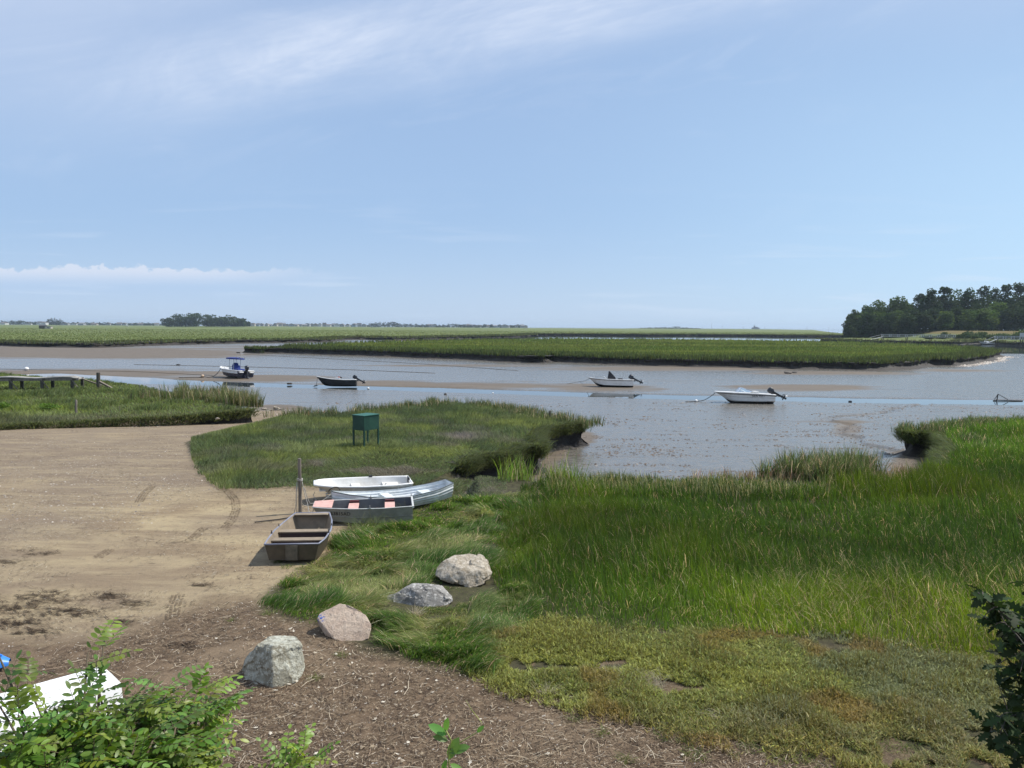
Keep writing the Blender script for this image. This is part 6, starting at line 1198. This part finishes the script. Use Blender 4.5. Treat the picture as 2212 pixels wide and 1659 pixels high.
# ------------------------------------------------------------------ near foliage: locust shrub and oak branches
def leafquads(pos, dirs, nrm, L, Wd, kind='oval', fold=.12):
    """arrays -> verts (n,k,3), faces"""
    side = np.cross(dirs, nrm); side /= (np.linalg.norm(side, axis=1, keepdims=True)+1e-9); nrm = np.cross(side, dirs)
    prof = [(0,0,0),(.2,.36,1),(.5,.5,1),(.8,.38,1),(1.0,0,0)] if kind == 'oval' else [(0,0,0),(.12,.10,1),(.25,.34,1),(.33,.13,1),(.48,.5,1),(.56,.18,1),(.70,.42,1),(.78,.16,1),(.88,.2,1),(1.0,0,0)]
    mid = []; lf = []; rt = []
    for s_, w_, _ in prof:
        c = pos+dirs*(L*s_)[:,None]-nrm*(L*.18*s_*s_)[:,None]; mid.append(c); lf.append(c+side*(Wd*w_)[:,None]+nrm*(Wd*w_*fold)[:,None]); rt.append(c-side*(Wd*w_)[:,None]+nrm*(Wd*w_*fold)[:,None])
    k = len(prof); Vv = np.stack(mid+lf[1:-1]+rt[1:-1], 1); fs = []
    for i in range(k-1):
        a, b_ = i, i+1; la = k+i-1 if 0 < i else None; lb = k+i if i+1 < k-1 else None; ra = k+(k-2)+i-1 if 0 < i else None; rb = k+(k-2)+i if i+1 < k-1 else None
        fs.append([a, b_, lb if lb is not None else b_, la if la is not None else a]); fs.append([a, ra if ra is not None else a, rb if rb is not None else b_, b_])
    out3 = [[v_ for j, v_ in enumerate(f) if v_ not in f[:j]] for f in fs]; return Vv, [f for f in out3 if len(f) >= 3], Vv.shape[1]
def assemble(name, Vv, fs, k, col, mat, parent):
    n = len(Vv); b_ = (np.arange(n)*k)[:,None]; q4 = [b_+np.array(f)[None] for f in fs if len(f) == 4]; q3 = [b_+np.array(f)[None] for f in fs if len(f) == 3]; fl = []
    if q4: fl.append(np.concatenate(q4))
    if q3: fl.append(np.concatenate(q3))
    o = npmesh(name, Vv.reshape(-1,3), fl, mat, col=np.repeat(col, k, 0)); o.parent = parent; return o
r = np.random.default_rng(77)
def unit(v_): return v_/(np.linalg.norm(v_)+1e-9)
def pinnate(base, d, L, npair, out, up=np.array([0,0,1.]), ll=.045, lw=.018, colr=(.12,.21,.045)):
    side = unit(np.cross(d, up)); droop = r.uniform(.1,.5); p_ = np.array(base, float); dd = np.array(d, float); stem = [p_.copy()]; c0 = np.array(colr)*(1+.6*(r.random()-.5))*np.array([r.uniform(.8,1.35),1,r.uniform(.7,1.2)]); tw = r.uniform(-.5,.5)
    sd_ = unit(side*math.cos(tw)+unit(np.cross(side, dd))*math.sin(tw))
    for i in range(npair+1):
        p_ = p_+dd*L/(npair+1); dd = unit(dd-np.array([0,0,droop/(npair+1)])); stem.append(p_.copy()); nn = unit(np.cross(sd_, dd))
        if nn[2] < 0: nn = -nn
        if i == npair: out.append((p_, dd, nn, ll*r.uniform(.8,1.05), lw, c0)); break
        for s_ in (-1, 1):
            f = .75+.35*math.sin(math.pi*(i+.5)/npair); out.append((p_, unit(sd_*s_+dd*r.uniform(.25,.6)+np.array([0,0,r.uniform(-.15,.15)])), unit(nn+.35*r.normal(size=3)), ll*f*r.uniform(.85,1.1), lw*f, c0*(1+.2*(r.random()-.5))))
    return stem
def spray_shrub(name, label, root, tips, seed, nleaf_per=7, ll=.045, lw=.019, depthj=.25, col1=(.080,.150,.030), col2=(.20,.31,.06), side_br=3, cat='shrub'):
    t = thing(name, label, cat, tuple(root)); rt_ = np.array(root); st = MB(); out = []
    for (px_, py_, Y, lt) in tips:
        tip = np.array(PD(px_, py_, Y)); mid = rt_*.5+tip*.5+np.array([r.normal(0,.06), r.normal(0,.08), .12+r.normal(0,.05)]); pts = []
        for i in range(9):
            s_ = i/8; pts.append((1-s_)**2*rt_+2*s_*(1-s_)*mid+s_*s_*tip)
        st.tube([Vector(p_-rt_) for p_ in pts], [.011*(1-.75*i/8)+.0015 for i in range(9)], 6)
        c = np.array(col1)*(1-lt)+np.array(col2)*lt
        up_ = py_ < 1500 and px_ < 280
        for j in range(3 if up_ else nleaf_per):
            s_ = 1-(.20 if up_ else .62)*(j/(3 if up_ else nleaf_per))**1.1; i = min(7, int(s_*8)); q_ = pts[i]+(pts[i+1]-pts[i])*(s_*8-i) if s_ < 1 else pts[8]; ax_ = unit(pts[min(8,i+1)]-pts[i])
            d = unit(ax_*np.array([1,1,.35])*r.uniform(.2,1.0)+r.normal(size=3)*np.array([.9,.6,.26])+np.array([.12,-.1,.05])) if j else unit(ax_*np.array([1,1,.45])+r.normal(size=3)*.15+np.array([.35,0,.1]))
            sm = pinnate(q_, d, r.uniform(.13,.22), int(r.integers(5,8)), out, ll=ll, lw=lw, colr=c*(1+.25*(r.random()-.5)))
            st.tube([Vector(p_-rt_) for p_ in sm], .0016, 4, cap=False)
    st.build('branches', simple('shrub_stem', (.10,.075,.04), .7, .2, 20, .2), t, True)
    pos = np.array([o_[0] for o_ in out])-rt_; dr_ = np.array([o_[1] for o_ in out]); nm_ = np.array([o_[2] for o_ in out]); LL = np.array([o_[3] for o_ in out]); WW = np.array([o_[4] for o_ in out]); cc = np.clip(np.array([o_[5] for o_ in out]), 0, 1)
    Vv, fs, k = leafquads(pos, dr_, nm_, LL, WW); assemble('leaves', Vv, fs, k, cc, M_leaf, t); return t
tips = [(225,1385,3.9,.8),(190,1410,3.8,.7),(60,1480,3.6,.3),(-10,1400,3.7,.3),(-10,1510,3.5,.4),(210,1475,3.7,.25),(310,1520,3.7,.5),(365,1480,3.9,.8),(340,1530,3.8,.6),(390,1510,3.9,.75),(425,1500,4.0,.9),(455,1505,4.1,.95),(470,1525,4.0,.8),(430,1550,4.0,.6),(400,1565,3.8,.4),(380,1570,3.7,.35),(290,1560,3.6,.4),(220,1550,3.5,.5),(160,1540,3.4,.5),(100,1540,3.4,.6),(40,1545,3.3,.6),(20,1600,3.2,.5),(80,1610,3.3,.4),(150,1610,3.3,.4),(220,1620,3.4,.4),(290,1620,3.4,.45),(350,1630,3.5,.5),(400,1620,3.6,.5),(410,1615,3.7,.6),(420,1645,3.6,.7),(330,1600,3.5,.4),(250,1585,3.5,.4),(180,1580,3.4,.4),(120,1575,3.4,.5),(60,1575,3.3,.45),(380,1650,3.5,.7),(300,1665,3.4,.6),(200,1665,3.3,.5),(100,1665,3.2,.5),(20,1665,3.1,.5),(430,1595,3.8,.5),(270,1530,3.7,.3),(190,1515,3.6,.3)]
root1 = PD(190, 1960, 3.3); spray_shrub('shrub', 'leafy shrub with feathery green leaflets filling the lower left corner', root1, tips, 1, 18, .052, .021)
root2 = PD(660, 1830, 3.9); spray_shrub('shrub', 'small sprig of feathery leaves at the bottom edge right of the big shrub', root2, [(615,1650,4.0,.9),(640,1632,4.1,.95),(655,1625,4.1,1.0),(668,1650,4.0,.8),(600,1662,4.0,.6),(645,1665,4.0,.9)], 2, 6, .038, .021)
# seedling with a bare yellow stem
root3 = PD(985, 1790, 3.9); t = thing('seedling', 'single seedling with broad light green leaves at the bottom centre', 'plant', tuple(root3)); P3_ = [np.array(PD(a_, b_, 3.9)) for a_, b_ in ((985,1790),(972,1680),(968,1630),(975,1600),(962,1575))]; P4_ = [np.array(PD(a_, b_, 3.9)) for a_, b_ in ((968,1620),(1000,1600),(1034,1580),(1040,1560),(1020,1535),(1006,1512))]
MB().tube([Vector(p_)-root3 for p_ in P3_], .004, 6).tube([Vector(p_)-root3 for p_ in P4_], [.003,.003,.0025,.002,.002,.001], 6).build('stem', simple('yellow_stem', (.28,.30,.08), .6, .1, 20, .1), t, True)
pos = []; dr_ = []; nm_ = []
for (a_, b_), (c_, d_), u_ in (((965,1588),(932,1566),.3),((962,1580),(965,1556),.5),((968,1600),(940,1590),.4),((970,1625),(1008,1612),.3),((968,1640),(985,1600),.5),((966,1640),(952,1672),.4),((972,1650),(1000,1665),.3),((1030,1582),(1042,1570),.3)):
    p0 = np.array(PD(a_, b_, 3.9)); p1 = np.array(PD(c_, d_, 3.88)); pos.append(p0-np.array(root3)); dr_.append(p1-p0); nm_.append(unit(np.array([r.normal()*.3,-.7,.8])))
LL = np.array([np.linalg.norm(d_) for d_ in dr_])*1.1; dr_ = np.array([unit(d_) for d_ in dr_]); Vv, fs, k = leafquads(np.array(pos), dr_, np.array(nm_), LL, LL*.42); assemble('leaves', Vv, fs, k, hsvj(r, len(pos), (.14,.27,.06), .15), M_leaf, t)
# oak at the right edge
to = PD(2420, 2100, 4.2); t = thing('oak_tree', 'dark lobed oak foliage hanging in at the right picture edge', 'tree', tuple(to)); tr3 = np.array(to); br = MB(); out = []
def oakbranch(pts, nl, spread, lt=.5):
    pts = [np.array(p_) for p_ in pts]; br.tube([Vector(p_-tr3) for p_ in pts], [.014-.010*i/(len(pts)-1) for i in range(len(pts))], 6)
    for j in range(nl):
        s_ = r.random()**.8*(len(pts)-1); i = min(len(pts)-2, int(s_)); q_ = pts[i]+(pts[i+1]-pts[i])*(s_-i); tw = q_+r.normal(size=3)*np.array([spread,spread*.8,spread]); br.tube([Vector(q_-tr3), Vector((q_+tw)/2-tr3)+Vector((0,0,.01)), Vector(tw-tr3)], [.004,.003,.0015], 5, cap=False)
        for k_ in range(4): d = unit(r.normal(size=3)*np.array([1,.8,.6])+np.array([-.25,-.2,-.1])); out.append((tw, d, unit(np.array([0,-.3,1.])+r.normal(size=3)*.6), r.uniform(.075,.125)))
oakbranch([to, PD(2300,1750,4.2), PD(2240,1450,4.2), PD(2185,1340,4.1), PD(2140,1300,4.05), PD(2112,1280,4.0)], 14, .04)
oakbranch([PD(2300,1650,4.2), PD(2230,1440,4.15), PD(2205,1390,4.1), PD(2170,1345,4.05)], 22, .08)
oakbranch([PD(2320,1600,4.3), PD(2290,1420,4.3), PD(2235,1340,4.25), PD(2220,1315,4.2)], 24, .08)
oakbranch([PD(2320,1600,4.2), PD(2250,1520,4.2), PD(2222,1460,4.15), PD(2205,1420,4.1)], 22, .08)
oakbranch([PD(2340,1650,4.2), PD(2240,1580,4.1), PD(2185,1550,4.05), PD(2145,1550,4.0)], 28, .07)
oakbranch([PD(2340,1650,4.2), PD(2260,1580,4.2), PD(2215,1560,4.15)], 20, .08)
big = [(PD(2500,1500,4.3)+Vector((dx_, dy_, dz_))) for dx_, dy_, dz_ in ((1.5,.2,1.6),(1.8,-.6,2.6),(1.5,-1.4,3.4),(2.6,.5,3.2),(2.2,1.0,2.2),(2.0,-1.2,3.8))]  # unseen crown limbs, added out of frame to shade the branches in view
for p_ in big: oakbranch([to, (Vector(to)+p_)/2+Vector((.3,0,.3)), p_], 90, .38)
br.tube([Vector((.5,0,-1.5)), Vector((.25,0,-.6)), Vector((0,0,0))], [.09,.05,.016], 8).build('branches', M_bark, t, True)
pos = np.array([o_[0] for o_ in out])-tr3; Vv, fs, k = leafquads(pos, np.array([o_[1] for o_ in out]), np.array([o_[2] for o_ in out]), np.array([o_[3] for o_ in out]), np.array([o_[3] for o_ in out])*.62, 'oak'); assemble('leaves', Vv, fs, k, hsvj(r, len(out), (.028,.046,.016), .4, .12), leafmat('oak_leaf', .6, .2, .1), t)  # leaf colour set darker to stand in for shade under the crown

# ------------------------------------------------------------------ haze
hz_m = NB('haze_air'); pv = hz_m.n('ShaderNodeVolumePrincipled', {'Color': (.72,.86,1.0), 'Density': .00010, 'Anisotropy': .2}); hz_m.t.links.new(pv.outputs[0], hz_m.o.inputs[1])
hz = MB().box((0, 6750, 22), (26000, 16000, 52)).build('haze', hz_m.m); hz['kind'] = 'stuff'; hz['label'] = 'thin summer haze over the marsh'; hz['category'] = 'haze'; hz.display_type = 'WIRE'
